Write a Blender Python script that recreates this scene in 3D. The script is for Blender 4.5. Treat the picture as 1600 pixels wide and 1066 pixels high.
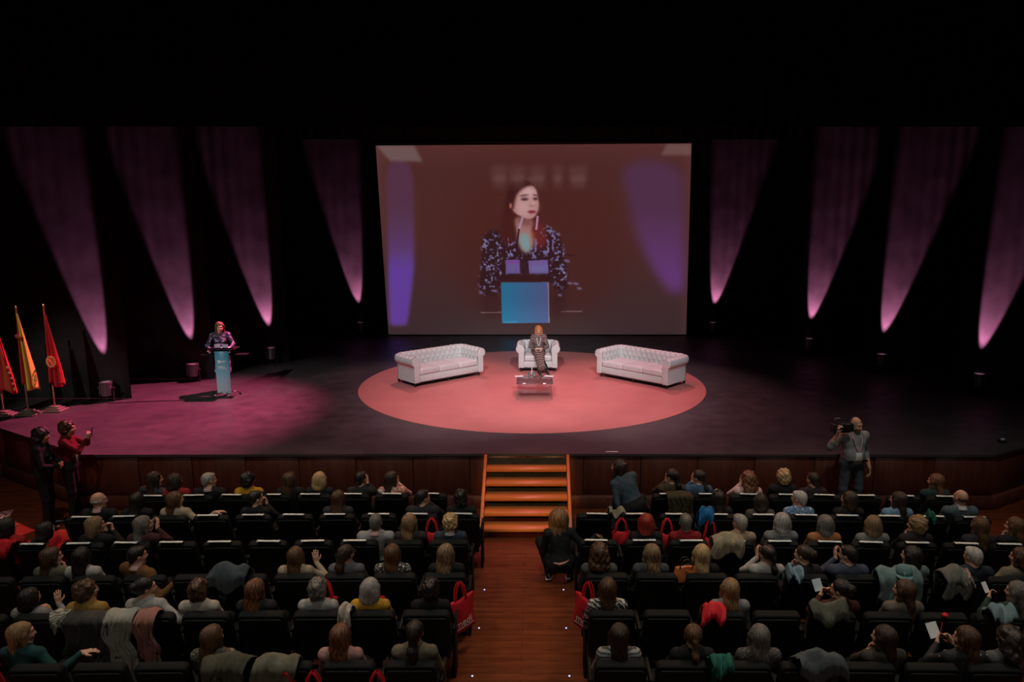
import bpy, bmesh, math, random
import numpy as np
from mathutils import Vector, Matrix
for _o in list(bpy.data.objects): bpy.data.objects.remove(_o, do_unlink=True)
S = bpy.context.scene
C = S.collection
R = math.radians
PI = math.pi
rnd = random.Random(7)

# ---------------------------------------------------------------- camera
cam = bpy.data.cameras.new('camera'); camo = bpy.data.objects.new('camera', cam); C.objects.link(camo)
camo.location = (0.19, 0.0, 5.2); camo.rotation_euler = (R(80.0), 0, 0)
cam.sensor_width = 36.0; cam.lens = 36.0 * 1160.0 / 1600.0; cam.shift_x = -0.025
cam.clip_start = 0.1; cam.clip_end = 200
S.camera = camo
# ---------------------------------------------------------------- world, exposure
w = bpy.data.worlds.new('world'); S.world = w; w.use_nodes = True
w.node_tree.nodes['Background'].inputs[0].default_value = (0.5, 0.62, 0.58, 1)
w.node_tree.nodes['Background'].inputs[1].default_value = 0.0025
S.view_settings.view_transform = 'Standard'; S.view_settings.look = 'None'
S.view_settings.gamma = 1.0; S.view_settings.exposure = 0.0; S.view_settings.use_curve_mapping = False
# ---------------------------------------------------------------- theatre lamps and added fills
def spot(name, loc, to, power, col, size, blend=0.4, radius=0.12):
    l = bpy.data.lights.new(name, 'SPOT'); l.energy = power; l.color = col
    l.spot_size = R(size); l.spot_blend = blend; l.shadow_soft_size = radius
    o = bpy.data.objects.new(name, l); C.objects.link(o); o.location = loc
    o.rotation_euler = (Vector(to) - Vector(loc)).to_track_quat('-Z', 'Y').to_euler()
    return o
# backlights hung above the screen
for _x in (-2.6, 2.7):
    spot('stage_backlight_red', (_x, 22.4, 9.4), (_x, 17.7, 1.0), 1150, (1.0, 0.46, 0.48), 44, 0.7, 0.4)
spot('stage_backlight_magenta', (-4.4, 19.4, 9.2), (-8.2, 14.9, 1.0), 15500, (1.0, 0.13, 0.28), 49, 0.9, 0.10)
spot('stage_backlight_violet', (0.6, 17.2, 9.3), (0.6, 14.0, 1.0), 1200, (1.0, 0.16, 0.28), 86, 0.9, 0.4)
# front-of-house bridge, plus an added fill for the flags
spot('front_key', (-1.5, 5.0, 10.6), (-0.9, 17.8, 1.0), 4500, (0.94, 0.97, 1.0), 29, 0.7, 0.2)
spot('front_key_second', (2.5, 5.0, 10.6), (1.1, 17.8, 1.0), 4100, (0.94, 0.97, 1.0), 29, 0.7, 0.2)
spot('lectern_special', (-10.5, 7.0, 9.6), (-7.0, 16.6, 2.0), 2600, (1.0, 0.92, 0.86), 15, 0.7, 0.1)
spot('flag_fill', (-11.5, 6.0, 9.6), (-10.35, 15.1, 2.3), 1400, (1.0, 0.92, 0.80), 13, 0.7, 0.1)  # added fill to whiten the flags, no known lamp
spot('stair_special', (0.0, -1.5, 6.6), (0.0, 11.8, 0.62), 3300, (1.0, 0.52, 0.20), 7.8, 0.5, 0.06)
# added amber fills, standing in for warm stage spill on faces and aisle
for _x in (-4.8, 0.0, 4.8):
    spot('audience_amber_fill', (_x, 14.7, 9.6), (_x*0.9, 8.0, 1.0), 950 if _x else 380, (1.0, 0.50, 0.24), 62, 0.9, 0.10)
# house lights, dimmed, on the balcony front behind the camera and in the auditorium ceiling
for _x in (-7.0, -2.5, 2.5, 7.0):
    spot('house_light', (_x, -1.2, 10.4), (_x, 7.6, 0.8), 260, (1.0, 0.92, 0.80), 60, 1.0, 0.3)
for _x in (-5.8, 0.0, 5.8):
    spot('house_light', (_x, 7.4, 11.4), (_x, 8.4, 0.8), 860, (1.0, 0.92, 0.80), 80, 0.9, 0.15)

# ================================================================ helpers
def tag(o, label=None, cat=None, group=None, kind=None):
    if label: o['label'] = label
    if cat: o['category'] = cat
    if group: o['group'] = group
    if kind: o['kind'] = kind
    return o
def thing(name, label, cat, loc=(0, 0, 0), rotz=0.0, group=None):
    o = bpy.data.objects.new(name, None); C.objects.link(o); o.empty_display_size = 0.2
    o.location = loc; o.rotation_euler = (0, 0, rotz)
    return tag(o, label, cat, group)
def link(name, me, mat=None, parent=None, loc=None, rot=None):
    o = bpy.data.objects.new(name, me); C.objects.link(o)
    if mat is not None and me is not None:
        if len(me.materials) == 0: me.materials.append(mat)
        else:
            o.material_slots[0].link = 'OBJECT'; o.material_slots[0].material = mat
    if parent: o.parent = parent
    if loc is not None: o.location = loc
    if rot is not None: o.rotation_euler = rot
    return o
def copy_tree(o, parent=None):
    c = o.copy(); C.objects.link(c); c.parent = parent
    for ch in list(o.children): copy_tree(ch, c)
    return c
def smooth(me, flag=True):
    me.polygons.foreach_set('use_smooth', [flag] * len(me.polygons)); me.update(); return me

class MB:
    def __init__(s): s.v = []; s.f = []
    def add(s, v, f):
        n = len(s.v); s.v += [tuple(p) for p in v]; s.f += [tuple(i + n for i in q) for q in f]; return s
    def box(s, x0, x1, y0, y1, z0, z1, M=None):
        v = [Vector(p) for p in ((x0,y0,z0),(x1,y0,z0),(x1,y1,z0),(x0,y1,z0),(x0,y0,z1),(x1,y0,z1),(x1,y1,z1),(x0,y1,z1))]
        if M: v = [M @ p for p in v]
        return s.add(v, [(0,3,2,1),(4,5,6,7),(0,1,5,4),(1,2,6,5),(2,3,7,6),(3,0,4,7)])
    def tube(s, pts, r, n=8, caps=True):
        pts = [Vector(p) for p in pts]; rs = r if isinstance(r, (list, tuple)) else [r] * len(pts)
        v = []; up = None
        for i, p in enumerate(pts):
            d = (pts[min(i+1, len(pts)-1)] - pts[max(i-1, 0)]).normalized()
            if up is None: up = d.orthogonal().normalized()
            a = (up - d * up.dot(d)).normalized(); b = d.cross(a); up = a
            v += [p + (a * math.cos(2*PI*k/n) + b * math.sin(2*PI*k/n)) * rs[i] for k in range(n)]
        f = [(i*n+k, i*n+(k+1)%n, (i+1)*n+(k+1)%n, (i+1)*n+k) for i in range(len(pts)-1) for k in range(n)]
        if caps: f += [tuple(range(n-1, -1, -1)), tuple((len(pts)-1)*n + k for k in range(n))]
        return s.add(v, f)
    def lathe(s, prof, n=20, M=None):
        v = [Vector((r*math.cos(2*PI*k/n), r*math.sin(2*PI*k/n), z)) for r, z in prof for k in range(n)]
        if M: v = [M @ p for p in v]
        f = [(i*n+k, i*n+(k+1)%n, (i+1)*n+(k+1)%n, (i+1)*n+k) for i in range(len(prof)-1) for k in range(n)]
        f += [tuple(range(n-1, -1, -1)), tuple((len(prof)-1)*n + k for k in range(n))]
        return s.add(v, f)
    def prism(s, poly, z0, z1):
        n = len(poly)
        v = [(x, y, z0) for x, y in poly] + [(x, y, z1) for x, y in poly]
        return s.add(v, [tuple(range(n-1, -1, -1)), tuple(range(n, 2*n))] + [(i, (i+1)%n, n+(i+1)%n, n+i) for i in range(n)])
    def grid(s, P, closed_u=False):
        nu, nv = len(P), len(P[0]); v = [p for row in P for p in row]
        f = [(i*nv+j, i*nv+j+1, ((i+1)%nu)*nv+j+1, ((i+1)%nu)*nv+j) for i in range(nu if closed_u else nu-1) for j in range(nv-1)]
        return s.add(v, f)
    def mesh(s, name, bevel=0.0, seg=2, sm=False):
        me = bpy.data.meshes.new(name); me.from_pydata(s.v, [], s.f); me.validate()
        bm = bmesh.new(); bm.from_mesh(me)
        bmesh.ops.recalc_face_normals(bm, faces=bm.faces)
        if bevel:
            ed = [e for e in bm.edges if len(e.link_faces) == 2 and e.calc_face_angle(0) > 0.5]
            bmesh.ops.bevel(bm, geom=ed, offset=bevel, segments=seg, affect='EDGES', clamp_overlap=True, profile=0.5)
        bm.to_mesh(me); bm.free()
        if sm or bevel: smooth(me)
        return me
    def build(s, name, mat, parent=None, bevel=0.0, seg=2, sm=False, loc=None, rot=None):
        return link(name, s.mesh(name, bevel, seg, sm), mat, parent, loc, rot)

# ---------------------------------------------------------------- materials
def srgb(r, g, b):
    return tuple((c/255/12.92 if c/255 <= 0.04045 else ((c/255+0.055)/1.055)**2.4) for c in (r, g, b))
class NT:
    def __init__(s, name):
        s.m = bpy.data.materials.new(name); s.m.use_nodes = True; s.t = s.m.node_tree; s.p = s.t.nodes['Principled BSDF']
    def n(s, typ, **kw):
        q = s.t.nodes.new(typ)
        for k, v in kw.items():
            if k in q.inputs: q.inputs[k].default_value = v
            else: setattr(q, k, v)
        return q
    def l(s, a, b): s.t.links.new(a, b)
    def coord(s, scale=(1, 1, 1), kind='Object', rot=(0, 0, 0)):
        c = s.n('ShaderNodeTexCoord'); m = s.n('ShaderNodeMapping'); m.inputs['Scale'].default_value = scale; m.inputs['Rotation'].default_value = rot
        s.l(c.outputs[kind], m.inputs[0]); return m.outputs[0]
    def ramp(s, fac, stops, interp='LINEAR'):
        r = s.n('ShaderNodeValToRGB'); cr = r.color_ramp; cr.interpolation = interp
        while len(cr.elements) < len(stops): cr.elements.new(0.5)
        for e, (p, c) in zip(cr.elements, stops): e.position = p; e.color = (*c[:3], 1)
        s.l(fac, r.inputs[0]); return r.outputs[0]
    def noise(s, vec, scale, detail=3, rough=0.5):
        q = s.n('ShaderNodeTexNoise'); q.inputs['Scale'].default_value = scale; q.inputs['Detail'].default_value = detail; q.inputs['Roughness'].default_value = rough
        s.l(vec, q.inputs['Vector']); return q.outputs[0]
    def bump(s, h, strength, dist=0.01):
        b = s.n('ShaderNodeBump'); b.inputs['Strength'].default_value = strength; b.inputs['Distance'].default_value = dist
        s.l(h, b.inputs['Height']); s.l(b.outputs[0], s.p.inputs['Normal'])
    def base(s, sock): s.l(sock, s.p.inputs['Base Color'])
    def set(s, **kw):
        for k, v in kw.items(): s.p.inputs[k.replace('_', ' ')].default_value = v
        return s
_mc = {}
def sc(c, k): return tuple(min(1.0, x*k) for x in c[:3])
def plain(name, c, rough=0.6, metal=0.0, var=0.25, scale=6.0, bump=0.0, spec=0.5, bscale=60.0):
    key = (name, c, rough, metal)
    if key in _mc: return _mc[key]
    t = NT(name); co = t.coord()
    t.base(t.ramp(t.noise(co, scale, 4), [(0.3, sc(c, 1-var)), (0.7, sc(c, 1+var))]))
    t.set(Roughness=rough, Metallic=metal); t.p.inputs['Specular IOR Level'].default_value = spec
    if bump: t.bump(t.noise(co, bscale, 3), bump, 0.004)
    _mc[key] = t.m; return t.m
def cloth(c):
    key = ('cloth', c)
    if key in _mc: return _mc[key]
    t = NT('fabric'); co = t.coord()
    t.base(t.ramp(t.noise(co, 9, 5, 0.6), [(0.3, sc(c, 0.72)), (0.7, sc(c, 1.2))]))
    t.set(Roughness=0.85); t.p.inputs['Specular IOR Level'].default_value = 0.2
    t.bump(t.noise(co, 26, 4), 0.35, 0.012); _mc[key] = t.m; return t.m
def hairmat(c, curly=False):
    key = ('hair', c, curly)
    if key in _mc: return _mc[key]
    t = NT('hair'); co = t.coord((38, 38, 38) if curly else (70, 70, 5))
    nz = t.noise(co, 1.0, 4, 0.6)
    t.base(t.ramp(nz, [(0.28, sc(c, 0.45)), (0.5, c), (0.72, sc(c, 1.7))]))
    t.set(Roughness=0.36); t.bump(nz, 1.0, 0.012); _mc[key] = t.m; return t.m
def emit(name, c, k=1.0):
    t = NT(name); t.set(Roughness=0.5); t.p.inputs['Base Color'].default_value = (*sc(c, 0.5), 1)
    t.p.inputs['Emission Color'].default_value = (*c, 1); t.p.inputs['Emission Strength'].default_value = k; return t.m
def glass(name, c=(0.9, 0.95, 0.95), rough=0.02):
    t = NT(name); t.p.inputs['Base Color'].default_value = (*c, 1)
    t.set(Roughness=rough, IOR=1.45); t.p.inputs['Transmission Weight'].default_value = 0.92; return t.m
def pattern(name, dark, light, scale, thr, kind='blotch', third=None):
    key = ('pat', name)
    if key in _mc: return _mc[key]
    t = NT(name); co = t.coord()
    if kind == 'blotch':
        f = t.noise(co, scale, 3, 0.6); st = [(thr, dark), (thr+0.02, light)]
        if third: st += [(thr+0.10, light), (thr+0.12, third)]
        col = t.ramp(f, st)
    elif kind == 'dots':
        v = t.n('ShaderNodeTexVoronoi'); v.inputs['Scale'].default_value = scale; v.inputs['Randomness'].default_value = 0.25
        t.l(co, v.inputs['Vector']); col = t.ramp(v.outputs['Distance'], [(thr, light), (thr+0.03, dark)])
    else:                                              # stripes / zigzag bands
        v = t.n('ShaderNodeTexWave'); v.inputs['Scale'].default_value = scale
        v.inputs['Distortion'].default_value = 6.0 if kind == 'zebra' else (2.2 if kind == 'zigzag' else 0.4)
        v.inputs['Detail'].default_value = 1.0; v.inputs['Detail Scale'].default_value = 2.2
        v.bands_direction = 'Z' if kind != 'zebra' else 'DIAGONAL'
        t.l(co, v.inputs['Vector']); st = [(thr, dark), (thr+0.05, light)]
        if third: st = [(0.2, third), (0.25, dark)] + st
        col = t.ramp(v.outputs[0], st)
    t.base(col); t.set(Roughness=0.8); _mc[key] = t.m; return t.m

M_stage = None
def mk_stage():
    t = NT('stage_vinyl'); co = t.coord()
    t.base(t.ramp(t.noise(co, 1.3, 6, 0.6), [(0.3, (0.036, 0.034, 0.037)), (0.7, (0.060, 0.056, 0.060))]))
    t.l(t.ramp(t.noise(co, 3.0, 5), [(0.3, (0.38,)*3), (0.7, (0.55,)*3)]), t.p.inputs['Roughness']); return t.m
M_stage = mk_stage()
def mk_wood(name, c0, c1, rough, scale=(1, 14, 14), plank=None):
    t = NT(name); co = t.coord(scale); nz = t.noise(co, 1.6, 6, 0.62)
    col = t.ramp(nz, [(0.25, c0), (0.75, c1)])
    if plank:
        b = t.n('ShaderNodeTexBrick'); b.inputs['Scale'].default_value = 1.0; b.inputs['Brick Width'].default_value = plank[0]; b.inputs['Row Height'].default_value = plank[1]
        b.inputs['Mortar Size'].default_value = 0.004; b.inputs['Color1'].default_value = (0.85, 0.85, 0.85, 1); b.inputs['Color2'].default_value = (1.08, 1.05, 1.03, 1); b.inputs['Mortar'].default_value = (0.6, 0.55, 0.55, 1)
        t.l(t.coord(), b.inputs['Vector']); mx = t.n('ShaderNodeMix'); mx.data_type = 'RGBA'; mx.blend_type = 'MULTIPLY'; mx.inputs[0].default_value = 1
        t.l(col, mx.inputs[6]); t.l(b.outputs[0], mx.inputs[7]); col = mx.outputs[2]
    t.base(col); t.set(Roughness=rough); t.bump(t.noise(t.coord(), 1.6, 3) if plank else nz, 0.5 if plank else 0.12, 0.02 if plank else 0.004); return t.m
M_floor = mk_wood('auditorium_floor_wood', (0.085, 0.020, 0.008), (0.20, 0.052, 0.020), 0.26, (1.2, 9, 9), (1.6, 0.13))
M_fascia = mk_wood('stage_front_wood', (0.060, 0.016, 0.010), (0.125, 0.036, 0.022), 0.45, (9, 9, 0.8))
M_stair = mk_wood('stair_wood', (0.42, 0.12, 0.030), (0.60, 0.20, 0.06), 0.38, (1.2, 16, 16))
M_black = plain('black_drape', (0.026, 0.024, 0.026), 0.95, spec=0.1, var=0.35, scale=1.7)
M_blackwall = plain('black_paint', (0.030, 0.032, 0.030), 0.9, spec=0.1)
M_seat = plain('black_upholstery', (0.0042, 0.0062, 0.0066), 0.8, spec=0.25, bump=0.3)
M_shell = plain('black_seat_shell', (0.005, 0.007, 0.0075), 0.6, spec=0.2)
M_matte = plain('matte_black', (0.014, 0.014, 0.015), 0.5)
M_soft = plain('soft_black_laminate', (0.008, 0.008, 0.009), 0.9, spec=0.08)
M_chrome = plain('chrome', (0.65, 0.65, 0.67), 0.18, 1.0, var=0.05)
M_metal = plain('brushed_metal', (0.28, 0.31, 0.31), 0.35, 0.85, var=0.15)
M_white = plain('white_leather', (0.66, 0.64, 0.63), 0.42, var=0.05, bump=0.12)
M_paper = plain('white_paper', (0.72, 0.74, 0.72), 0.8, var=0.04)
M_print = plain('black_print', (0.03, 0.03, 0.03), 0.8)
M_red = plain('red_tote_fabric', (0.62, 0.010, 0.022), 0.75, var=0.12)
M_disc = plain('salmon_red_carpet', (0.56, 0.185, 0.170), 0.50, var=0.07, scale=1.2, spec=0.35)
M_skin = [plain('skin', c, 0.5, var=0.06) for c in ((0.52, 0.29, 0.20), (0.60, 0.36, 0.26), (0.42, 0.22, 0.14))]
M_eye = plain('eye_dark', (0.03, 0.02, 0.018), 0.3)
M_lip = plain('lips', (0.40, 0.12, 0.10), 0.4)
M_bshoe = plain('black_shoe_leather', (0.012, 0.012, 0.013), 0.35)
M_glass = glass('clear_glass')

# ================================================================ the setting
def struct(name, mb, mat, **kw):
    o = mb.build(name, mat, **kw); o['kind'] = 'structure'; return o
struct('floor', MB().box(-14, 14, -2.0, 16.2, -0.2, 0.0), M_floor)
ZS = 1.0
front = [(-13.9, 15.9), (-10.36, 14.03), (-7.75, 12.40), (-4.0, 12.42), (0, 12.46), (4.0, 12.42), (8.2, 12.40), (11.0, 14.0), (13.9, 15.8)]
struct('stage_floor', MB().prism(front + [(13.9, 26.0), (-13.9, 26.0)], 0.955, ZS), M_stage)
# the stage front: separate wooden panels between a lip and a plinth
fr = thing('stage_front', None, None); fr['kind'] = 'structure'
for (x0, y0), (x1, y1) in zip(front[:-1], front[1:]):
    L = math.hypot(x1-x0, y1-y0); a = math.atan2(y1-y0, x1-x0); n = max(1, round(L/1.05))
    for k in range(n):
        u0, u1 = L*k/n + 0.006, L*(k+1)/n - 0.006
        Mx = Matrix.Translation((x0, y0, 0)) @ Matrix.Rotation(a, 4, 'Z')
        MB().box(u0, u1, 0.035 + 0.004*(k % 2), 0.07, 0.24, 0.945, Mx).build('panel', M_fascia, fr, bevel=0.004, seg=1)
    MB().box(0, L, 0.09, 0.14, 0.0, 0.95, Mx).build('backing', M_blackwall, fr)
    MB().box(-0.01, L+0.01, -0.05, 0.08, 0.0, 0.235, Mx).build('plinth', M_fascia, fr, bevel=0.006, seg=1)
    MB().box(0, L, 0.030, 0.12, 0.947, 0.9545, Mx).build('lip', M_blackwall, fr)
struct('wall_left', MB().box(-14.2, -14.0, -2, 26.4, -0.2, 12.2), M_blackwall)
struct('wall_right', MB().box(14.0, 14.2, -2, 26.4, -0.2, 12.2), M_blackwall)
struct('wall_back', MB().box(-14.2, 14.2, 26.0, 26.2, -0.2, 12.2), M_blackwall)
struct('wall_front', MB().box(-14.2, 14.2, -2.2, -2.0, -0.2, 12.2), M_blackwall)
struct('ceiling', MB().box(-14.2, 14.2, -2, 26.4, 12.0, 12.2), M_blackwall)

def drape(name, x0, x1, y, z0, z1, label, fold=0.045, pitch=0.34, seed=1):
    r = random.Random(seed); n = max(8, int((x1-x0)/0.05)); P = []
    ph = [r.uniform(0, 6) for _ in range(4)]
    for i in range(n+1):
        x = x0 + (x1-x0)*i/n; row = []
        for j in range(7):
            z = z0 + (z1-z0)*j/6
            dy = fold*(math.sin(2*PI*x/pitch+ph[0]+0.25*math.sin(z+ph[2])) * (0.7+0.3*math.sin(x*1.7+ph[1]))) + 0.25*fold*math.sin(2*PI*x/(pitch*2.7)+ph[3])
            row.append((x, y+dy, z))
        P.append(row)
    back = [[(p[0], p[1]+0.02, p[2]) for p in row] for row in P]
    m = MB().grid(P); m.grid(back)
    o = m.build(name, M_black, sm=True); return tag(o, label, 'curtain')
LEGS = [(-1, -9.41, 16.09, 'front left'), (-1, -8.37, 18.04, 'second left'), (-1, -7.20, 20.23, 'third left'),
        (1, 8.26, 21.73, 'third right'), (1, 9.31, 19.31, 'second right'), (1, 10.49, 16.91, 'front right')]
for i, (sd, x, y, nm) in enumerate(LEGS):
    a, b = (-13.9, x+0.42) if sd < 0 else (x-0.42, 13.9)
    drape('side_curtain', a, b, y+0.21, ZS+0.01, 9.6, 'black side curtain at the %s of the stage behind an uplight' % nm, 0.004, seed=i+3)
drape('backdrop_curtain', -13.8, 13.8, 25.15, ZS+0.01, 9.6, 'wide black pleated backdrop curtain behind the projection screen', 0.004, seed=20)
drape('border_curtain', -13.8, 13.8, 15.3, 6.84, 11.9, 'black horizontal border curtain hanging above the front of the stage', 0.04, seed=31)
drape('border_curtain', -13.8, 13.8, 23.7, 7.36, 11.9, 'black horizontal border curtain hanging just above the projection screen', 0.04, seed=32)

# ---------------------------------------------------------------- stairs
st = thing('stage_stairs', 'orange-lit wooden open stairs from the aisle up to the stage', 'stairs', (0, 0, 0))
for k in range(5):
    z = 0.838 - 0.166*k; y = 12.14 - 0.238*k
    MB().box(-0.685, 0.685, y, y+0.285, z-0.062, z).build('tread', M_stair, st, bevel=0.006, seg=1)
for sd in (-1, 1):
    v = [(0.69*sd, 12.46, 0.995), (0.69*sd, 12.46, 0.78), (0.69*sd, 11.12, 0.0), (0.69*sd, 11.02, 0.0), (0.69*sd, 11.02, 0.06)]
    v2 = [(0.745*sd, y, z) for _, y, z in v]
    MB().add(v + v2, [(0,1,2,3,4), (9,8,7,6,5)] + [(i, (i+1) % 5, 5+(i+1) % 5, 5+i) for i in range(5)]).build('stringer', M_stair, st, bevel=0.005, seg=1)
MB().box(-0.68, 0.68, 12.36, 12.40, 0.03, 0.95).build('back_panel', M_blackwall, st)

# floor marker lamps along the aisle
M_led = emit('led_cool_white', (0.35, 0.42, 1.0), 3.0)
for i, y in enumerate((9.56, 8.60, 7.62)):
    for sd, nm in ((-1, 'left'), (1, 'right')):
        o = thing('aisle_marker_light', 'tiny bluish-white floor light at the %s edge of the aisle, %s from the stage' % (nm, ('nearest', 'second', 'third')[i]), 'floor light', (0.55*sd, y, 0), 0, 'aisle floor lights')
        MB().lathe([(0.016, 0.0005), (0.016, 0.002), (0.012, 0.004)], 12).build('bezel', M_metal, o)
        MB().lathe([(0.010, 0.004), (0.009, 0.007), (0.004, 0.009)], 10).build('lens', M_led, o)

# ================================================================ stage furniture
dk = MB().lathe([(4.18, 0.0), (4.18, 0.012), (4.165, 0.018)], 128).build('round_carpet', M_disc, loc=(0.06, 17.82, ZS+0.001))
tag(dk, 'large round salmon-red carpet in the middle of the stage', 'carpet')

def scroll_profile():
    pr = [(-0.10-0.012*k/12, 0.26+0.30*k/12) for k in range(13)]
    cx, cz, r = 0.0, 0.605, 0.112
    for k in range(19):
        a = PI + 0.15 - (PI + 0.15 + 0.95) * k / 18
        pr.append((cx + r*math.cos(a), cz + r*math.sin(a)))
    pr += [(0.045, 0.505), (0.045, 0.40), (0.045, 0.25), (0.045, 0.105)]
    return pr
def chesterfield(L, D, cush, label, cat, loc, rotz):
    root = thing('chesterfield_sofa' if cush > 1 else 'chesterfield_armchair', label, cat, loc, rotz)
    hx, yb, yf = L/2 - 0.115, -D/2 + 0.05, D/2
    # sweep of the scrolled section round arm - back - arm
    path = []; rc = 0.16
    def seg(p, q, n): return [(p[0]+(q[0]-p[0])*i/n, p[1]+(q[1]-p[1])*i/n) for i in range(n)]
    path += seg((-hx, yf-0.012), (-hx, yb+rc), 26)
    path += [(-hx+rc-rc*math.cos(a), yb+rc-rc*math.sin(a)) for a in [PI/2*i/6 for i in range(6)]]
    path += seg((-hx+rc, yb), (hx-rc, yb), max(10, int(L*44)))
    path += [(hx-rc+rc*math.sin(a), yb+rc-rc*math.cos(a)) for a in [PI/2*i/6 for i in range(6)]]
    path += seg((hx, yb+rc), (hx, yf-0.012), 26) + [(hx, yf-0.012)]
    prof = scroll_profile()
    sl = [0.0]
    for a, b in zip(prof[:-1], prof[1:]): sl.append(sl[-1] + math.hypot(b[0]-a[0], b[1]-a[1]))
    pl = [0.0]
    for a, b in zip(path[:-1], path[1:]): pl.append(pl[-1] + math.hypot(b[0]-a[0], b[1]-a[1]))
    P = []
    for i, (x, y) in enumerate(path):
        a, b = path[max(i-1, 0)], path[min(i+1, len(path)-1)]
        d = math.hypot(b[0]-a[0], b[1]-a[1]); tx, ty = (b[0]-a[0])/d, (b[1]-a[1])/d; nx, ny = ty*1.0, -tx*1.0
        row = []
        for j, (n, z) in enumerate(prof):
            s_, u = sl[j], pl[i]; disp = 0.0
            if 0.05 < s_ < 0.62:                                     # deep-buttoned region
                gx, gy = u/0.15, s_/0.125
                q = abs(((gx + 0.5*(math.floor(gy) % 2)) % 1.0) - 0.5); v_ = abs((gy % 1.0) - 0.5)
                disp = -0.040*math.exp(-((0.5-q)**2*(0.15**2) + (v_)**2*(0.125**2)) / 0.0009) + 0.010
            cx_, cz_ = 0.0, 0.5
            ln = math.hypot(n, z-cz_) or 1
            row.append((x + nx*(n + disp*n/ln*1.0), y + ny*(n + disp*n/ln), z + disp*max(0, (z-cz_))/ln))
        P.append(row)
    MB().grid(P).build('tufted_back_and_arms', M_white, root, sm=True)
    for sd in (-1, 1):                                              # scrolled arm fronts
        pts = [(sd*hx + sd*n, z) for n, z in prof] ; pts.append((sd*(hx-0.10), 0.105))
        m = MB(); n_ = len(pts)
        m.add([(x, yf-0.02, z) for x, z in pts] + [(x, yf+0.012, z) for x, z in pts], [tuple(range(n_)), tuple(range(2*n_-1, n_-1, -1))] + [(i, (i+1) % n_, n_+(i+1) % n_, n_+i) for i in range(n_)])
        ap = m.build('arm_front', M_white, root, bevel=0.006, seg=2)
        rg = MB().tube([(sd*hx + 0.085*math.cos(a), yf+0.014, 0.605+0.085*math.sin(a)) for a in [2*PI*k/18 for k in range(19)]], 0.006, 5, False)
        rg.tube([(sd*hx - sd*0.085, yf+0.014, 0.605), (sd*hx - sd*0.085, yf+0.014, 0.12)], 0.006, 5)
        rg.tube([(sd*hx + sd*0.03, yf+0.014, 0.52), (sd*hx + sd*0.03, yf+0.014, 0.12)], 0.006, 5); rg.build('piping', M_white, ap)
    MB().box(-hx+0.02, hx-0.02, yb-0.02, yf-0.035, 0.105, 0.275).build('base', M_white, root, bevel=0.012)
    fb = MB()
    for k in range(int((2*hx-0.2)/0.12)): 
        fb.lathe([(0.012, 0), (0.009, 0.008), (0.003, 0.011)], 8, Matrix.Translation((-hx+0.16+k*0.12, yf-0.034, 0.19)) @ Matrix.Rotation(-PI/2, 4, 'X'))
    fb.build('front_buttons', M_white, root)
    cw = (2*hx - 0.21)/cush
    for k in range(cush):
        x0 = -hx + 0.105 + k*cw
        MB().box(x0+0.004, x0+cw-0.004, yb+0.10, yf-0.01, 0.28, 0.425).build('seat_cushion', M_white, root, bevel=0.035, seg=3)
    for sx in ((-1, 1) if cush == 1 else (-1, 0, 1)):
        for yy in (yb+0.04, yf-0.09):
            MB().lathe([(0.018, 0.0), (0.024, 0.02), (0.032, 0.06), (0.034, 0.106)], 12, Matrix.Translation((sx*(hx-0.03), yy, 0))).build('leg', M_matte, root, sm=True)
    MB().box(-hx+0.06, hx-0.06, yb+0.02, yf-0.06, 0.07, 0.106).build('under_frame', M_matte, root)
    return root
ZC = ZS + 0.02
chesterfield(2.20, 0.92, 3, 'white tufted three-seat chesterfield sofa left of the armchair on the round carpet', 'sofa', (-2.28, 18.28, ZC), R(222))
chesterfield(2.26, 0.94, 3, 'white tufted three-seat chesterfield sofa right of the armchair on the round carpet', 'sofa', (2.80, 18.12, ZC), R(137))
chesterfield(1.16, 0.86, 1, 'white tufted chesterfield armchair in front of the projection screen', 'armchair', (0.20, 19.48, ZC), R(180))

# glass coffee table
M_top = NT('dark_tinted_glass').set(Roughness=0.05, Alpha=0.55).m; M_top.node_tree.nodes['Principled BSDF'].inputs['Base Color'].default_value = (0.05, 0.04, 0.045, 1)
M_tint = NT('smoked_glass').set(Roughness=0.05, Alpha=0.22).m; M_tint.node_tree.nodes['Principled BSDF'].inputs['Base Color'].default_value = (0.16, 0.13, 0.14, 1)
tb = thing('coffee_table', 'low two-tier glass coffee table in front of the armchair', 'table', (0.125, 16.52, ZC))
MB().box(-0.41, 0.41, -0.44, 0.44, 0.366, 0.380).build('glass_top', M_top, tb, bevel=0.003, seg=1)
MB().box(-0.385, 0.385, -0.41, 0.41, 0.165, 0.176).build('lower_shelf', M_tint, tb, bevel=0.003, seg=1)
for sx in (-1, 1):
    MB().box(sx*0.385-0.006, sx*0.385+0.006, -0.40, 0.40, 0.0, 0.364).build('side_pane', M_tint, tb)
    for yy in (-0.38, 0.38):
        g = MB().lathe([(0.018, 0.0), (0.018, 0.012)], 10, Matrix.Translation((sx*0.36, yy, 0.177)))
        g.lathe([(0.02, 0.0), (0.02, 0.010)], 10, Matrix.Translation((sx*0.36, yy, 0.381))); g.build('steel_fixing', M_chrome, tb)
gl = MB().lathe([(0.030, 0.0), (0.034, 0.01), (0.038, 0.12)], 14); gl.lathe([(0.034, 0.014), (0.027, 0.02)], 14)
for i, (x, y, nm) in enumerate(((0.10, 16.74, 'right'), (0.0, 16.70, 'left'))):
    tag(gl.build('water_glass', M_glass, loc=(x, y, ZC+0.382), sm=True), 'clear water glass on the coffee table, %s of the pair' % nm, 'glass', 'water glasses on the coffee table')
bt = thing('water_bottle', 'small clear water bottle standing on the glass coffee table', 'bottle', (0.06, 16.82, ZC+0.382))
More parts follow.
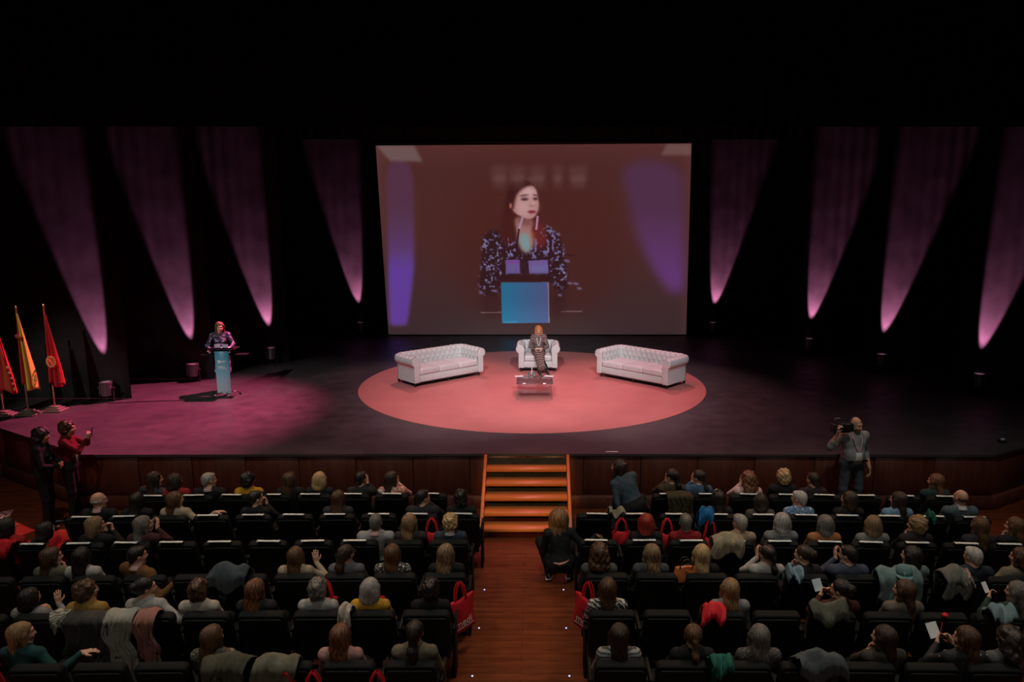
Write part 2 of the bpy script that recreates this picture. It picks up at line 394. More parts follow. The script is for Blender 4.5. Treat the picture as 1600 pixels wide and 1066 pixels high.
MB().lathe([(0.030, 0), (0.032, 0.02), (0.032, 0.12), (0.013, 0.165), (0.013, 0.185)], 14).build('body', M_glass, bt, sm=True)
MB().lathe([(0.015, 0.182), (0.015, 0.203)], 12).build('cap', M_paper, bt)
MB().lathe([(0.0325, 0.05), (0.0325, 0.10)], 14).build('paper_label', M_paper, bt)
for x, y, r_, nm in ((-0.24, 16.83, 0.2, 'left'), (0.46, 16.84, -0.3, 'right')):
    tag(MB().box(-0.10, 0.10, -0.07, 0.07, 0, 0.004).build('paper_sheet', M_paper, loc=(x, y, ZC+0.382), rot=(0, 0, r_)), 'white paper sheet on the back %s corner of the coffee table' % nm, 'paper')

# ---------------------------------------------------------------- uplights
M_lens = emit('uplight_lens', (1.0, 0.42, 0.72), 0.3)
def uplight(x, y, aim, label, power, size=25.5):
    root = thing('uplight', label, 'stage light', (x, y, ZS), 0, 'uplights along the curtains')
    MB().lathe([(0.10, 0.13), (0.125, 0.14), (0.13, 0.40), (0.145, 0.41), (0.145, 0.45), (0.125, 0.455), (0.12, 0.42)], 20).build('housing', M_metal, root, sm=False)
    for k in range(6): MB().box(-0.006, 0.006, 0.128, 0.140, 0.17, 0.38, Matrix.Rotation(k*PI/3, 4, 'Z')).build('cooling_fin', M_metal, root)
    MB().lathe([(0.118, 0.415), (0.118, 0.425)], 20).build('lens', M_lens, root)
    m = MB()
    for sx in (-1, 1): m.box(sx*0.155-0.008, sx*0.155+0.008, -0.02, 0.02, 0.0, 0.33)
    m.box(-0.163, 0.163, -0.02, 0.02, 0.0, 0.014); m.build('yoke', M_matte, root)
    for sx in (-1, 1): MB().lathe([(0.025, 0), (0.025, 0.03)], 10, Matrix.Translation((sx*0.163, 0, 0.30)) @ Matrix.Rotation(sx*PI/2, 4, 'Y')).build('knob', M_matte, root)
    l = bpy.data.lights.new('uplight_beam', 'SPOT'); l.energy = power; l.color = (1.0, 0.30, 0.58); l.spot_size = R(size); l.spot_blend = 0.45; l.shadow_soft_size = 0.03
    l.use_nodes = True; nt = l.node_tree; em = nt.nodes['Emission']; fo = nt.nodes.new('ShaderNodeLightFalloff'); fo.inputs['Strength'].default_value = 1.0; fo.inputs['Smooth'].default_value = 0.0
    ad = nt.nodes.new('ShaderNodeMath'); ad.operation = 'MULTIPLY_ADD'; ad.inputs[1].default_value = 0.36; qd = nt.nodes.new('ShaderNodeMath'); qd.operation = 'MULTIPLY'; qd.inputs[1].default_value = 1.15
    nt.links.new(fo.outputs['Quadratic'], qd.inputs[0]); nt.links.new(fo.outputs['Linear'], ad.inputs[0]); nt.links.new(qd.outputs[0], ad.inputs[2]); nt.links.new(ad.outputs[0], em.inputs['Strength'])          # near-parallel beam of a lensed lamp
    o = bpy.data.objects.new('uplight_beam', l); C.objects.link(o); o.location = (x, y, ZS+0.47)
    o.rotation_euler = (Vector(aim)).to_track_quat('-Z', 'Y').to_euler()
    o.parent = root; o.matrix_parent_inverse = Matrix.Translation((x, y, ZS)).inverted()
UPS = [(-9.41, 16.09, -0.17, 'front uplight on the left, beside the flags'), (-8.37, 18.04, -0.16, 'uplight left of the speaker at the lectern'),
       (-7.20, 20.23, -0.16, 'uplight right of the speaker at the lectern'), (-5.83, 24.92, -0.13, 'uplight at the backdrop just left of the screen'),
       (6.14, 24.92, 0.14, 'uplight at the backdrop just right of the screen'), (8.26, 21.73, 0.16, 'second uplight right of the screen'),
       (9.31, 19.31, 0.19, 'third uplight right of the screen, above the camera operator'), (10.49, 16.91, 0.20, 'rightmost uplight, at the front curtain')]
for x, y, tx, lb in UPS:
    uplight(x, y, (tx, 0.14, 1.0), 'grey cylindrical ' + lb, 1600, 23 if x < 0 else 25)
cabm = plain('black_cable', (0.01, 0.01, 0.01), 0.5)
def cable(pts, label, r=0.008):
    P = [Vector(p) for p in pts]; q = []
    for i in range(len(P)-1):
        a, b, c_, d = P[max(i-1, 0)], P[i], P[i+1], P[min(i+2, len(P)-1)]
        for k in range(6):
            t = k/6; q.append(0.5*((2*b)+(c_-a)*t+(2*a-5*b+4*c_-d)*t*t+(3*b-a-3*c_+d)*t**3))
    q.append(P[-1]); tag(MB().tube(q, r, 6).build('cable', cabm), label, 'cable')
z = ZS+0.009
cable([(-7.0, 16.35, z), (-7.6, 16.15, z), (-8.4, 16.05, z), (-9.2, 15.9, z), (-9.35, 16.0, z)], 'black cable running left from the lectern to the front uplight')
cable([(-7.1, 20.15, z), (-6.7, 20.0, z), (-6.3, 20.25, z), (-5.9, 20.15, z)], 'black cable trailing right of the uplight behind the speaker')

# ---------------------------------------------------------------- lectern
def lectern():
    root = thing('lectern', 'slim lectern with a tall blue gradient panel on the left of the stage', 'lectern', (-6.97, 16.52, ZS), R(4))
    t = NT('lectern_blue_panel'); co = t.coord()
    sp = t.n('ShaderNodeSeparateXYZ'); t.l(co, sp.inputs[0])
    t.base(t.ramp(sp.outputs[2], [(0.08, srgb(205, 226, 238)), (0.5, srgb(130, 190, 215)), (0.95, srgb(50, 135, 165))])); t.set(Roughness=0.4)
    pan = MB().box(-0.155, 0.155, -0.012, 0.012, 0.06, 1.07).build('front_panel', t.m, root, bevel=0.003, seg=1)
    lg = MB().box(-0.10, -0.035, -0.0145, -0.0125, 0.78, 0.845); lg.box(-0.025, 0.09, -0.0145, -0.0125, 0.818, 0.828); lg.box(-0.025, 0.06, -0.0145, -0.0125, 0.798, 0.806)
    lg.build('logo_print', M_paper, pan)
    tx = MB(); tx.box(-0.10, 0.02, -0.0145, -0.0125, 0.695, 0.712); tx.box(-0.10, 0.07, -0.0145, -0.0125, 0.668, 0.680); tx.box(-0.10, 0.10, -0.0145, -0.0125, 0.645, 0.652)
    tx.build('title_print', M_paper, pan)
    MB().box(-0.05, 0.05, 0.03, 0.10, 0.06, 1.06).build('column', M_metal, root, bevel=0.006)
    top = MB().box(-0.30, 0.30, -0.05, 0.36, 1.075, 1.10, Matrix.Rotation(R(0), 4, 'X')).build('top_shelf', M_soft, root, bevel=0.006)
    MB().box(-0.27, 0.27, -0.02, 0.0, 1.10, 1.13).build('ledge', M_soft, top)
    MB().box(-0.52, 0.52, 0.10, 0.30, 0.93, 0.95).build('side_shelf', M_soft, root, bevel=0.005)
    for sx in (-1, 1):
        MB().box(sx*0.085-0.065, sx*0.085+0.065, 0.0, 0.006, 1.11, 1.21, Matrix.Translation((0, 0, 0))).build('paper_holder', plain('pale_lilac_card', (0.50, 0.48, 0.66), 0.6), root)
    for sx in (-1, 1):
        m = MB().tube([(sx*0.05, 0.10, 1.10), (sx*0.045, 0.12, 1.22), (sx*0.035, 0.15, 1.33), (sx*0.03, 0.19, 1.40)], [0.006, 0.005, 0.005, 0.005], 7)
        m.tube([(sx*0.03, 0.19, 1.40), (sx*0.028, 0.215, 1.435)], 0.010, 8); m.build('gooseneck_microphone', M_matte, root)
    hub = MB().lathe([(0.05, 0.05), (0.06, 0.06), (0.05, 0.11)], 14, Matrix.Translation((0, 0.06, 0))).build('base_hub', M_chrome, root)
    for k in range(5):
        a = 2*PI*k/5 + 0.3; cx_, cy_ = math.cos(a), math.sin(a)
        MB().tube([(0.03*cx_, 0.06+0.03*cy_, 0.09), (0.18*cx_, 0.06+0.18*cy_, 0.095), (0.30*cx_, 0.06+0.30*cy_, 0.055)], [0.020, 0.017, 0.013], 8).build('foot', M_chrome, root, sm=True)
        MB().lathe([(0.025, -0.012), (0.028, 0), (0.025, 0.012)], 12, Matrix.Translation((0.31*cx_, 0.06+0.31*cy_, 0.029)) @ Matrix.Rotation(a, 4, 'Z') @ Matrix.Rotation(PI/2, 4, 'X')).build('caster', M_matte, root)
lectern()

# ---------------------------------------------------------------- flags
def flag(x, y, mat, label, top=2.2, emblem=None, seed=0, w0=0.05, w1=0.40):
    root = thing('flag_on_stand', label, 'flag', (x, y, ZS), 0, 'flags at the left of the stage')
    wood = plain('stand_pale_wood', (0.14, 0.125, 0.095), 0.5)
    for k in range(3): MB().box(-0.20+0.05*k, 0.20-0.05*k, -0.16+0.04*k, 0.16-0.04*k, 0.035*k, 0.035*(k+1)).build('base_step', wood, root, bevel=0.004, seg=1)
    MB().tube([(0, 0, 0.1), (0, 0, top)], 0.016, 10).build('pole', plain('varnished_pole', (0.22, 0.13, 0.06), 0.4), root)
    MB().lathe([(0.014, 0), (0.028, 0.015), (0.014, 0.03), (0.026, 0.06), (0.016, 0.10), (0.004, 0.13)], 12, Matrix.Translation((0, 0, top))).build('finial', plain('brass', (0.7, 0.5, 0.2), 0.3, 1.0), root, sm=True)
    r = random.Random(seed); nu, nv = 36, 28; P = []; ph = r.uniform(0, 6)
    uvl = []
    for j in range(nv+1):
        t_ = j/nv; z = top - 0.03 - t_*1.50; row = []
        wd = w0 + (w1-w0)*min(1, t_*1.25)**0.8
        for i in range(nu+1):
            u = i/nu; zz = z - 0.10*u*t_ + 0.05*math.sin(u*9+ph)*t_
            xx = 0.018 + wd*(0.55*u + 0.12*math.sin(u*14+ph)*t_ - 0.06) + 0.12*t_*u
            yy = -0.03 - 0.075*t_*math.sin(u*15+ph+t_*0.8) - 0.03*t_*math.sin(u*31+ph)
            row.append((xx, yy, zz)); uvl.append((u, t_))
        P.append(row)
    m = MB().grid(P); me = bpy.data.meshes.new('flag_cloth'); me.from_pydata(m.v, [], m.f)
    uv = me.uv_layers.new(name='uv'); uv.data.foreach_set('uv', [c for l in me.loops for c in uvl[l.vertex_index]]); smooth(me)
    cl = link('cloth', me, mat, root); sd = cl.modifiers.new('thick', 'SOLIDIFY'); sd.thickness = 0.004
    if emblem: emblem(root, P)
    return root
def flagmat(name, stops):
    t = NT(name); c = t.n('ShaderNodeTexCoord'); sp = t.n('ShaderNodeSeparateXYZ'); t.l(c.outputs['UV'], sp.inputs[0])
    t.base(t.ramp(sp.outputs[0], stops, 'CONSTANT')); t.set(Roughness=0.7); return t.m
FR = (0.50, 0.012, 0.018); FY = (0.72, 0.58, 0.07)
def coat_of_arms(root, P):
    m = MB(); p = Vector(P[8][17]); 
    m.box(-0.028, 0.028, -0.01, 0.0, -0.04, 0.03, Matrix.Translation(p + Vector((0, -0.09, 0)))); m.box(-0.02, 0.02, -0.01, 0, 0.035, 0.055, Matrix.Translation(p + Vector((0, -0.09, 0))))
    for sx in (-1, 1): m.box(sx*0.042-0.006, sx*0.042+0.006, -0.01, 0, -0.04, 0.04, Matrix.Translation(p + Vector((0, -0.09, 0))))
    m.build('coat_of_arms', plain('arms_dark_red', (0.30, 0.07, 0.04), 0.7), root, bevel=0.004, seg=1)
def chain_emblem(root, P):
    m = MB(); p = Vector(P[18][20]) + Vector((0.0, -0.115, 0.0)); gold = plain('gold_print', (0.62, 0.36, 0.12), 0.6)
    for k in range(16):
        a = 2*PI*k/16; m.lathe([(0.020, 0), (0.020, 0.006)], 8, Matrix.Translation(p + Vector((0.085*math.cos(a), 0, 0.105*math.sin(a)))) @ Matrix.Rotation(PI/2, 4, 'X'))
    for k in range(8):
        a = 2*PI*k/8; m.tube([p + Vector((0.012*math.cos(a), 0, 0.012*math.sin(a))), p + Vector((0.075*math.cos(a), 0, 0.09*math.sin(a)))], 0.006, 6)
    m.build('chain_emblem', gold, root)
def small_emblem(root, P):
    m = MB()
    for k in range(5): m.lathe([(0.03, 0), (0.03, 0.006)], 8, Matrix.Translation(Vector(P[18+k*2][30]) + Vector((0.02, -0.10, 0))) @ Matrix.Rotation(PI/2, 4, 'X'))
    m.build('gold_emblem', plain('gold_print', (0.62, 0.36, 0.12), 0.6), root)
flag(-10.42, 14.98, flagmat('flag_red_yellow', [(0.0, FR), (0.10, FY), (0.62, FR), (0.85, FY)]), 'red and yellow striped flag hanging folded on its pole, between two red flags', 2.16, coat_of_arms, 1, 0.05, 0.28)
flag(-10.06, 15.28, flagmat('flag_crimson', [(0.0, FR), (0.99, sc(FR, 0.9))]), 'plain red flag with a round golden chain emblem, nearest the uplight', 2.16, chain_emblem, 2, 0.04, 0.30)
flag(-10.88, 14.90, flagmat('flag_red_gold', [(0.0, sc(FR, 0.8)), (0.5, (0.45, 0.06, 0.02)), (0.7, FR)]), 'red flag with gold emblem cut off by the left picture edge', 2.12, small_emblem, 5)

# small things on the stage lip
tag(MB().box(-0.11, 0.11, -0.015, 0.015, 0.0, 0.008).build('paper_sheet', M_paper, loc=(1.50, 12.55, ZS+0.001)), 'white card lying on the stage edge right of the stairs', 'card')
wm = thing('stage_monitor', 'small dark floor box with a white top at the far right of the stage', 'speaker', (8.72, 13.1, ZS))
MB().prism([(-0.06, -0.05), (0.06, -0.05), (0.06, 0.06), (-0.06, 0.06)], 0, 0.05).build('cabinet', M_matte, wm, bevel=0.01)
MB().box(-0.03, 0.03, -0.02, 0.02, 0.051, 0.075).build('white_top', M_paper, wm)

# ================================================================ projection screen with its live picture
def screen():
    NX, NY = 500, 308
    TL, TR, BR, BL = [np.array(p) for p in ((-5.08, 7.27), (5.20, 7.34), (5.24, 1.035), (-4.88, 1.035))]
    cTL, cTR, cBR, cBL = [np.array(p, float) for p in ((22, 88), (1543, 68), (1512, 998), (85, 1005))]
    U, V = np.meshgrid(np.linspace(0, 1, NX), np.linspace(0, 1, NY))
    def bil(a, b, c, d): return ((1-U)*(1-V))[..., None]*a + (U*(1-V))[..., None]*b + (U*V)[..., None]*c + ((1-U)*V)[..., None]*d
    Q = bil(TL, TR, BR, BL); P = bil(cTL, cTR, cBR, cBL); X, Y = P[..., 0], P[..., 1]
    rg = np.random.default_rng(3)
    img = np.zeros(X.shape + (3,))
    def blur(m, r):
        if r < 1: return m
        k = np.exp(-0.5*(np.arange(-3*r, 3*r+1)/r)**2); k /= k.sum()
        m = np.pad(m, ((3*r, 3*r), (3*r, 3*r)), mode='edge')
        m = np.apply_along_axis(lambda v: np.convolve(v, k, 'valid'), 0, m)
        return np.apply_along_axis(lambda v: np.convolve(v, k, 'valid'), 1, m)
    def poly(pts, soft=0):
        m = np.zeros(X.shape); n = len(pts)
        for ox, oy in ((-.8, -.8), (.8, -.8), (-.8, .8), (.8, .8)):
            x, y = X+ox, Y+oy; ins = np.zeros(X.shape, bool)
            for i in range(n):
                (x1, y1), (x2, y2) = pts[i], pts[(i+1) % n]
                if y1 == y2: continue
                ins ^= ((y1 > y) != (y2 > y)) & (x < (x2-x1)*(y-y1)/(y2-y1)+x1)
            m += ins*0.25
        return blur(m, soft)
    def smooth_poly(pts, soft=0, it=3):
        p = [np.array(q, float) for q in pts]
        for _ in range(it):
            p = [q for i in range(len(p)) for q in (0.75*p[i]+0.25*p[(i+1) % len(p)], 0.25*p[i]+0.75*p[(i+1) % len(p)])]
        return poly([tuple(q) for q in p], soft)
    def ell(cx, cy, rx, ry, soft=0, rot=0):
        a = R(rot); dx, dy = X-cx, Y-cy; x = dx*math.cos(a)+dy*math.sin(a); y = -dx*math.sin(a)+dy*math.cos(a)
        return blur(np.clip((1-np.sqrt((x/rx)**2+(y/ry)**2))*min(rx, ry)/3+0.5, 0, 1), soft)
    def put(m, c, a=1.0):
        nonlocal img
        c = np.array(c, float); m = (m*a)[..., None]; img = img*(1-m) + c*m
    def noise(s, seed):
        q = np.random.default_rng(seed).random((int(NY/s)+3, int(NX/s)+3)); yi, xi = np.mgrid[0:NY, 0:NX]/s
        y0, x0 = yi.astype(int), xi.astype(int); fy, fx = yi-y0, xi-x0
        return (q[y0, x0]*(1-fx)+q[y0, x0+1]*fx)*(1-fy)+(q[y0+1, x0]*(1-fx)+q[y0+1, x0+1]*fx)*fy
    # background
    img[:] = (76, 41, 38)
    v = (V[..., None]); img += np.array((-18, 2, 8))*np.clip((v-0.45)/0.55, 0, 1) + np.array((10, 6, 6))*np.clip((0.12-v)/0.12, 0, 1)
    put(ell(790, 560, 420, 420, 25), (74, 32, 28), 0.55)
    put(blur((X < 60).astype(float), 8), (98, 62, 62), 0.5); put(blur((X > 1500).astype(float), 8), (98, 58, 58), 0.4)
    # purple beams
    m = smooth_poly([(70, 150), (200, 150), (208, 400), (206, 640), (190, 800), (172, 948), (165, 956), (98, 956), (92, 948), (85, 640), (75, 400)], 3)
    put(m, (86, 52, 80), 0.8); put(m*np.clip((Y-330)/300, 0, 1)**1.6, (96, 66, 140), 0.8); put(m*np.clip((Y-600)/80, 0, 1), (98, 62, 160), 0.9)
    m = smooth_poly([(1200, 150), (1500, 150), (1505, 400), (1500, 640), (1498, 790), (1440, 790), (1340, 640), (1270, 480), (1225, 300)], 8)
    put(m, (82, 50, 86), 0.8); put(m*np.clip((Y-380)/320, 0, 1), (104, 58, 126), 0.85)
    # reflections of lamps
    put(poly([(28, 88), (208, 86), (248, 162), (90, 160)], 2), (122, 104, 104), 0.7); put(poly([(1425, 70), (1540, 70), (1540, 122), (1395, 124)], 2), (120, 92, 90), 0.7)
    # the speaker, laid out in a finer frame of her own
    X0, Y0 = X, Y; X, Y = (X0/3.077-140)*3.81, (Y0/3.077-40)*3.81
    put(smooth_poly([(300, 165), (380, 138), (440, 172), (464, 230), (458, 300), (474, 400), (522, 450), (532, 545), (440, 565), (330, 545), (238, 525), (244, 430), (262, 330), (272, 230)], 2), (74, 31, 28))
    bl = smooth_poly([(128, 492), (165, 460), (205, 440), (330, 520), (385, 600), (440, 540), (500, 415), (548, 440), (590, 495), (612, 560), (632, 690), (640, 800), (600, 850), (556, 800), (545, 720), (250, 720), (232, 800), (225, 845), (110, 850), (114, 720), (128, 600)], 2)
    put(bl, (48, 24, 28), 0.92); nz = noise(3.6, 5)*0.6 + noise(2.0, 6)*0.4
    put(bl*np.clip((nz-0.60)*13, 0, 1), (104, 100, 146), 0.85); put(bl*np.clip((nz-0.72)*14, 0, 1), (160, 152, 186), 0.8)
    put(smooth_poly([(262, 300), (318, 310), (334, 400), (330, 520), (300, 545), (236, 530), (242, 430)], 3), (70, 29, 27)); put(smooth_poly([(436, 385), (470, 400), (505, 425), (524, 520), (480, 560), (430, 540), (418, 450)], 4), (104, 38, 36))
    put(smooth_poly([(318, 365), (400, 384), (436, 384), (418, 460), (432, 545), (387, 596), (344, 530), (330, 440)], 2), (166, 116, 112)); put(smooth_poly([(346, 470), (412, 466), (430, 545), (388, 592), (350, 535)], 4), (116, 160, 166), 0.9); put(smooth_poly([(410, 440), (440, 470), (436, 545), (412, 540)], 3), (190, 104, 84), 0.6)
    put(smooth_poly([(318, 366), (440, 388), (420, 428), (345, 410)], 4), (108, 56, 56), 0.75)
    fc = smooth_poly([(336, 208), (372, 190), (425, 180), (452, 205), (462, 262), (467, 300), (458, 340), (438, 372), (406, 384), (368, 370), (328, 350), (304, 322), (302, 285), (316, 240)], 1)
    put(fc, (194, 148, 146)); put(fc*np.clip((352-X)/60, 0, 1), (158, 100, 96), 0.8); put(fc*np.clip((Y-352)/40, 0, 1), (170, 112, 108), 0.6); put(ell(402, 220, 36, 22, 4), (218, 180, 176), 0.7); put(ell(372, 310, 32, 22, 5), (208, 160, 156), 0.7)
    put(smooth_poly([(430, 176), (384, 190), (340, 226), (322, 270), (314, 330), (288, 330), (268, 300), (276, 220), (306, 168), (370, 140), (420, 158)], 2), (60, 25, 25))
    put(ell(410, 150, 22, 5, 2, 20), (140, 104, 110), 0.6)
    for cx, cy, rx in ((381, 264, 21), (446, 262, 14)): put(ell(cx, cy-2, rx+3, 10, 2), (130, 80, 80), 0.7); put(ell(cx, cy, rx, 6, 1), (44, 26, 32), 0.95)
    put(ell(378, 241, 27, 4.5, 1, -8), (74, 38, 38), 0.85); put(ell(446, 240, 16, 4.5, 1, 10), (74, 38, 38), 0.85)
    put(smooth_poly([(418, 262), (432, 285), (440, 300), (428, 306), (406, 302), (414, 284)], 2), (186, 130, 126), 0.7); put(ell(425, 303, 17, 3.5, 1), (126, 74, 74), 0.8); put(ell(430, 290, 6, 8, 2), (240, 204, 198), 0.7); put(smooth_poly([(452, 270), (466, 290), (464, 330), (450, 350), (446, 300)], 3), (168, 112, 110), 0.7)
    put(ell(425, 339, 25, 11, 1), (150, 62, 72)); put(ell(424, 338, 24, 2.5, 0), (84, 30, 40), 0.9); put(ell(420, 358, 16, 3, 1), (150, 96, 94), 0.6); put(ell(298, 303, 7, 16, 1), (196, 122, 110), 0.9)
    def line(a, b, w_, c, al=1.0):
        d = np.hypot(b[0]-a[0], b[1]-a[1]); nx, ny = (b[1]-a[1])/d*w_, -(b[0]-a[0])/d*w_
        put(poly([(a[0]+nx, a[1]+ny), (b[0]+nx, b[1]+ny), (b[0]-nx, b[1]-ny), (a[0]-nx, a[1]-ny)]), c, al)
    line((370, 368), (348, 440), 6, (176, 140, 172)); line((348, 440), (326, 590), 5, (40, 22, 28)); line((459, 362), (450, 445), 6, (176, 132, 168)); line((448, 500), (444, 580), 6, (128, 104, 150), 0.8)
    put(smooth_poly([(270, 610), (360, 590), (520, 600), (536, 640), (520, 715), (262, 715), (262, 640)], 2), (50, 26, 32), 0.9); put(bl*np.clip((nz-0.62)*13, 0, 1)*((Y < 620) & (X > 280)), (120, 110, 160), 0.8)
    put(poly([(268, 630), (350, 626), (353, 712), (270, 714)], 0), (104, 88, 146)); put(poly([(268, 630), (350, 626), (350, 650), (268, 652)], 1), (122, 70, 150), 0.8); put(poly([(402, 632), (518, 626), (522, 710), (408, 712)], 0), (112, 88, 152)); put(poly([(420, 662), (516, 655), (520, 708), (416, 710)], 2), (108, 104, 160), 0.8)
    put(poly([(236, 716), (556, 712), (552, 764), (240, 764)], 2), (50, 24, 28), 0.9); put(smooth_poly([(110, 830), (240, 800), (240, 990), (120, 960)], 6), (56, 30, 32), 0.7); put(smooth_poly([(530, 790), (640, 800), (620, 960), (535, 1000)], 6), (56, 30, 32), 0.7)
    for cx, cy, rx in ((685, 771, 18), (706, 800, 14), (650, 768, 16), (590, 842, 12), (632, 632, 20), (122, 830, 14), (205, 818, 16), (580, 470, 14), (545, 455, 18), (518, 425, 9)): put(ell(cx, cy, rx, 7, 1, 12), (128, 118, 166), 0.8)
    line((610, 598), (680, 597), 3, (44, 22, 30)); line((120, 953), (242, 950), 2.2, (128, 100, 102)); line((598, 943), (722, 942), 2.2, (128, 100, 102))
    g = np.clip((X-240)/285, 0, 1)[..., None]; pm = poly([(240, 766), (522, 762), (526, 1015), (246, 1018)])[..., None]
    img = img*(1-pm) + pm*((1-g)*np.array((34, 112, 150)) + g*np.array((80, 84, 132)) + np.clip((Y-880)/130, 0, 1)[..., None]*np.array((4, 14, 16)))
    line((520, 764), (525, 1014), 3, (140, 128, 160)); put(poly([(258, 1008), (340, 1004), (340, 1014), (258, 1016)]), (60, 140, 186))
    X, Y = X0, Y0
    for x0, x1 in ((575, 655), (665, 745), (760, 840), (870, 925), (950, 1040)):
        put(poly([(x0, 178), (x1, 174), (x1-8, 285), (x0+14, 285)], 4), (110, 78, 76), 0.40); put(poly([(x0+8, 225), (x1-4, 222), (x1-8, 250), (x0+10, 250)], 3), (128, 98, 96), 0.30)  # lamp reflections painted as pale quads across the head
    img = img*0.93 + np.array((78, 40, 38))*0.07
    img += (rg.random(img.shape)-0.5)*3
    img = np.clip(img, 0, 255)/255; lin = np.where(img <= 0.04045, img/12.92, ((img+0.055)/1.055)**2.4)
    vv = np.stack([Q[..., 0], np.full(Q.shape[:2], 24.90), Q[..., 1]], -1).reshape(-1, 3)
    i, j = np.meshgrid(np.arange(NY-1), np.arange(NX-1), indexing='ij'); a = (i*NX+j).ravel()
    fa = np.stack([a, a+NX, a+NX+1, a+1], 1)
    me = bpy.data.meshes.new('screen_picture'); me.vertices.add(len(vv)); me.vertices.foreach_set('co', vv.ravel())
    me.loops.add(fa.size); me.loops.foreach_set('vertex_index', fa.ravel().astype(np.int32))
    me.polygons.add(len(fa)); me.polygons.foreach_set('loop_start', np.arange(0, fa.size, 4, dtype=np.int32)); me.update(); me.validate()
    at = me.color_attributes.new('picture', 'FLOAT_COLOR', 'POINT')
    at.data.foreach_set('color', np.concatenate([lin.reshape(-1, 3), np.ones((len(vv), 1))], 1).astype(np.float32).ravel())
    t = NT('projected_picture'); q = t.n('ShaderNodeVertexColor', layer_name='picture'); t.p.inputs['Base Color'].default_value = (0.05, 0.05, 0.05, 1)
    t.l(q.outputs[0], t.p.inputs['Emission Color']); t.p.inputs['Emission Strength'].default_value = 0.92; t.set(Roughness=0.9)
    t.p.inputs['Specular IOR Level'].default_value = 0.0
    root = thing('projection_screen', 'large projection screen showing a close-up of the speaker at her lectern', 'screen', (0.1, 24.95, ZS))
    pic = link('projected_picture', me, t.m, root); pic.location = (-0.1, -24.95, -ZS)
    MB().add([(TL[0], 24.905, TL[1]), (TR[0], 24.905, TR[1]), (BR[0], 24.905, BR[1]), (BL[0], 24.905, BL[1]), (TL[0], 24.95, TL[1]), (TR[0], 24.95, TR[1]), (BR[0], 24.95, BR[1]), (BL[0], 24.95, BL[1])],
             [(0,3,2,1), (4,5,6,7), (0,1,5,4), (1,2,6,5), (2,3,7,6), (3,0,4,7)]).build('screen_sheet', M_blackwall, root, loc=(-0.1, -24.95, -ZS))
    fr_ = MB().tube([(-5.05, 24.96, 7.36), (5.2, 24.96, 7.40)], 0.03, 8); fr_.build('top_batten', M_matte, root, loc=(-0.1, -24.95, -ZS))
screen()

# ================================================================ people: bodies grown from joined round forms into one skin
def surfnets(D, lo, res):
    s = D < 0; c = np.zeros(tuple(n-1 for n in D.shape), np.uint8)
    for a in (0, 1):
        for b in (0, 1):
            for d in (0, 1):
                c += s[a:D.shape[0]-1+a, b:D.shape[1]-1+b, d:D.shape[2]-1+d]
    act = (c > 0) & (c < 8); I = np.argwhere(act); idx = np.full(act.shape, -1, np.int64); idx[act] = np.arange(len(I))
    acc = np.zeros((len(I), 3)); cnt = np.zeros(len(I))
    cor = [np.array((a, b, d)) for a in (0, 1) for b in (0, 1) for d in (0, 1)]
    val = {tuple(k): D[I[:, 0]+k[0], I[:, 1]+k[1], I[:, 2]+k[2]] for k in cor}
    for k in cor:
        for ax in range(3):
            if k[ax]: continue
            k2 = k.copy(); k2[ax] = 1; da, db = val[tuple(k)], val[tuple(k2)]; m = (da < 0) != (db < 0)
            t = np.where(m, da/np.where(m, da-db, 1), 0); acc += m[:, None]*(k + t[:, None]*(k2-k)); cnt += m
    V = lo + res*(I + acc/cnt[:, None]); F = []
    for ax in range(3):
        sl0 = [slice(None)]*3; sl1 = [slice(None)]*3; sl0[ax] = slice(0, -1); sl1[ax] = slice(1, None)
        a, b = s[tuple(sl0)], s[tuple(sl1)]; E_ = np.argwhere(a != b); fl = a[a != b]
        o1, o2 = [(1, 2), (2, 0), (0, 1)][ax]
        ok = (E_[:, o1] > 0) & (E_[:, o2] > 0) & (E_[:, o1] < D.shape[o1]-1) & (E_[:, o2] < D.shape[o2]-1)
        E_, fl = E_[ok], fl[ok]
        def cell(d1, d2):
            q = E_.copy(); q[:, o1] -= d1; q[:, o2] -= d2; return idx[q[:, 0], q[:, 1], q[:, 2]]
        q = np.stack([cell(1, 1), cell(0, 1), cell(0, 0), cell(1, 0)], 1)
        q[~fl] = q[~fl][:, ::-1]; F.append(q)
    return V, np.concatenate(F)
def rcone(p, a, b, ra, rb):
    a = np.asarray(a, float); ba = np.asarray(b, float)-a; pa = p-a
    h = np.clip((pa @ ba)/max(1e-9, ba @ ba), 0, 1); return np.linalg.norm(pa-h[:, None]*ba, axis=1)-(ra+(rb-ra)*h)
def ellip(p, c, r):
    r = np.asarray(r, float); q = (p-np.asarray(c, float))/r; k0 = np.linalg.norm(q, axis=1); k1 = np.linalg.norm(q/r, axis=1)+1e-9
    return k0*(k0-1)/k1
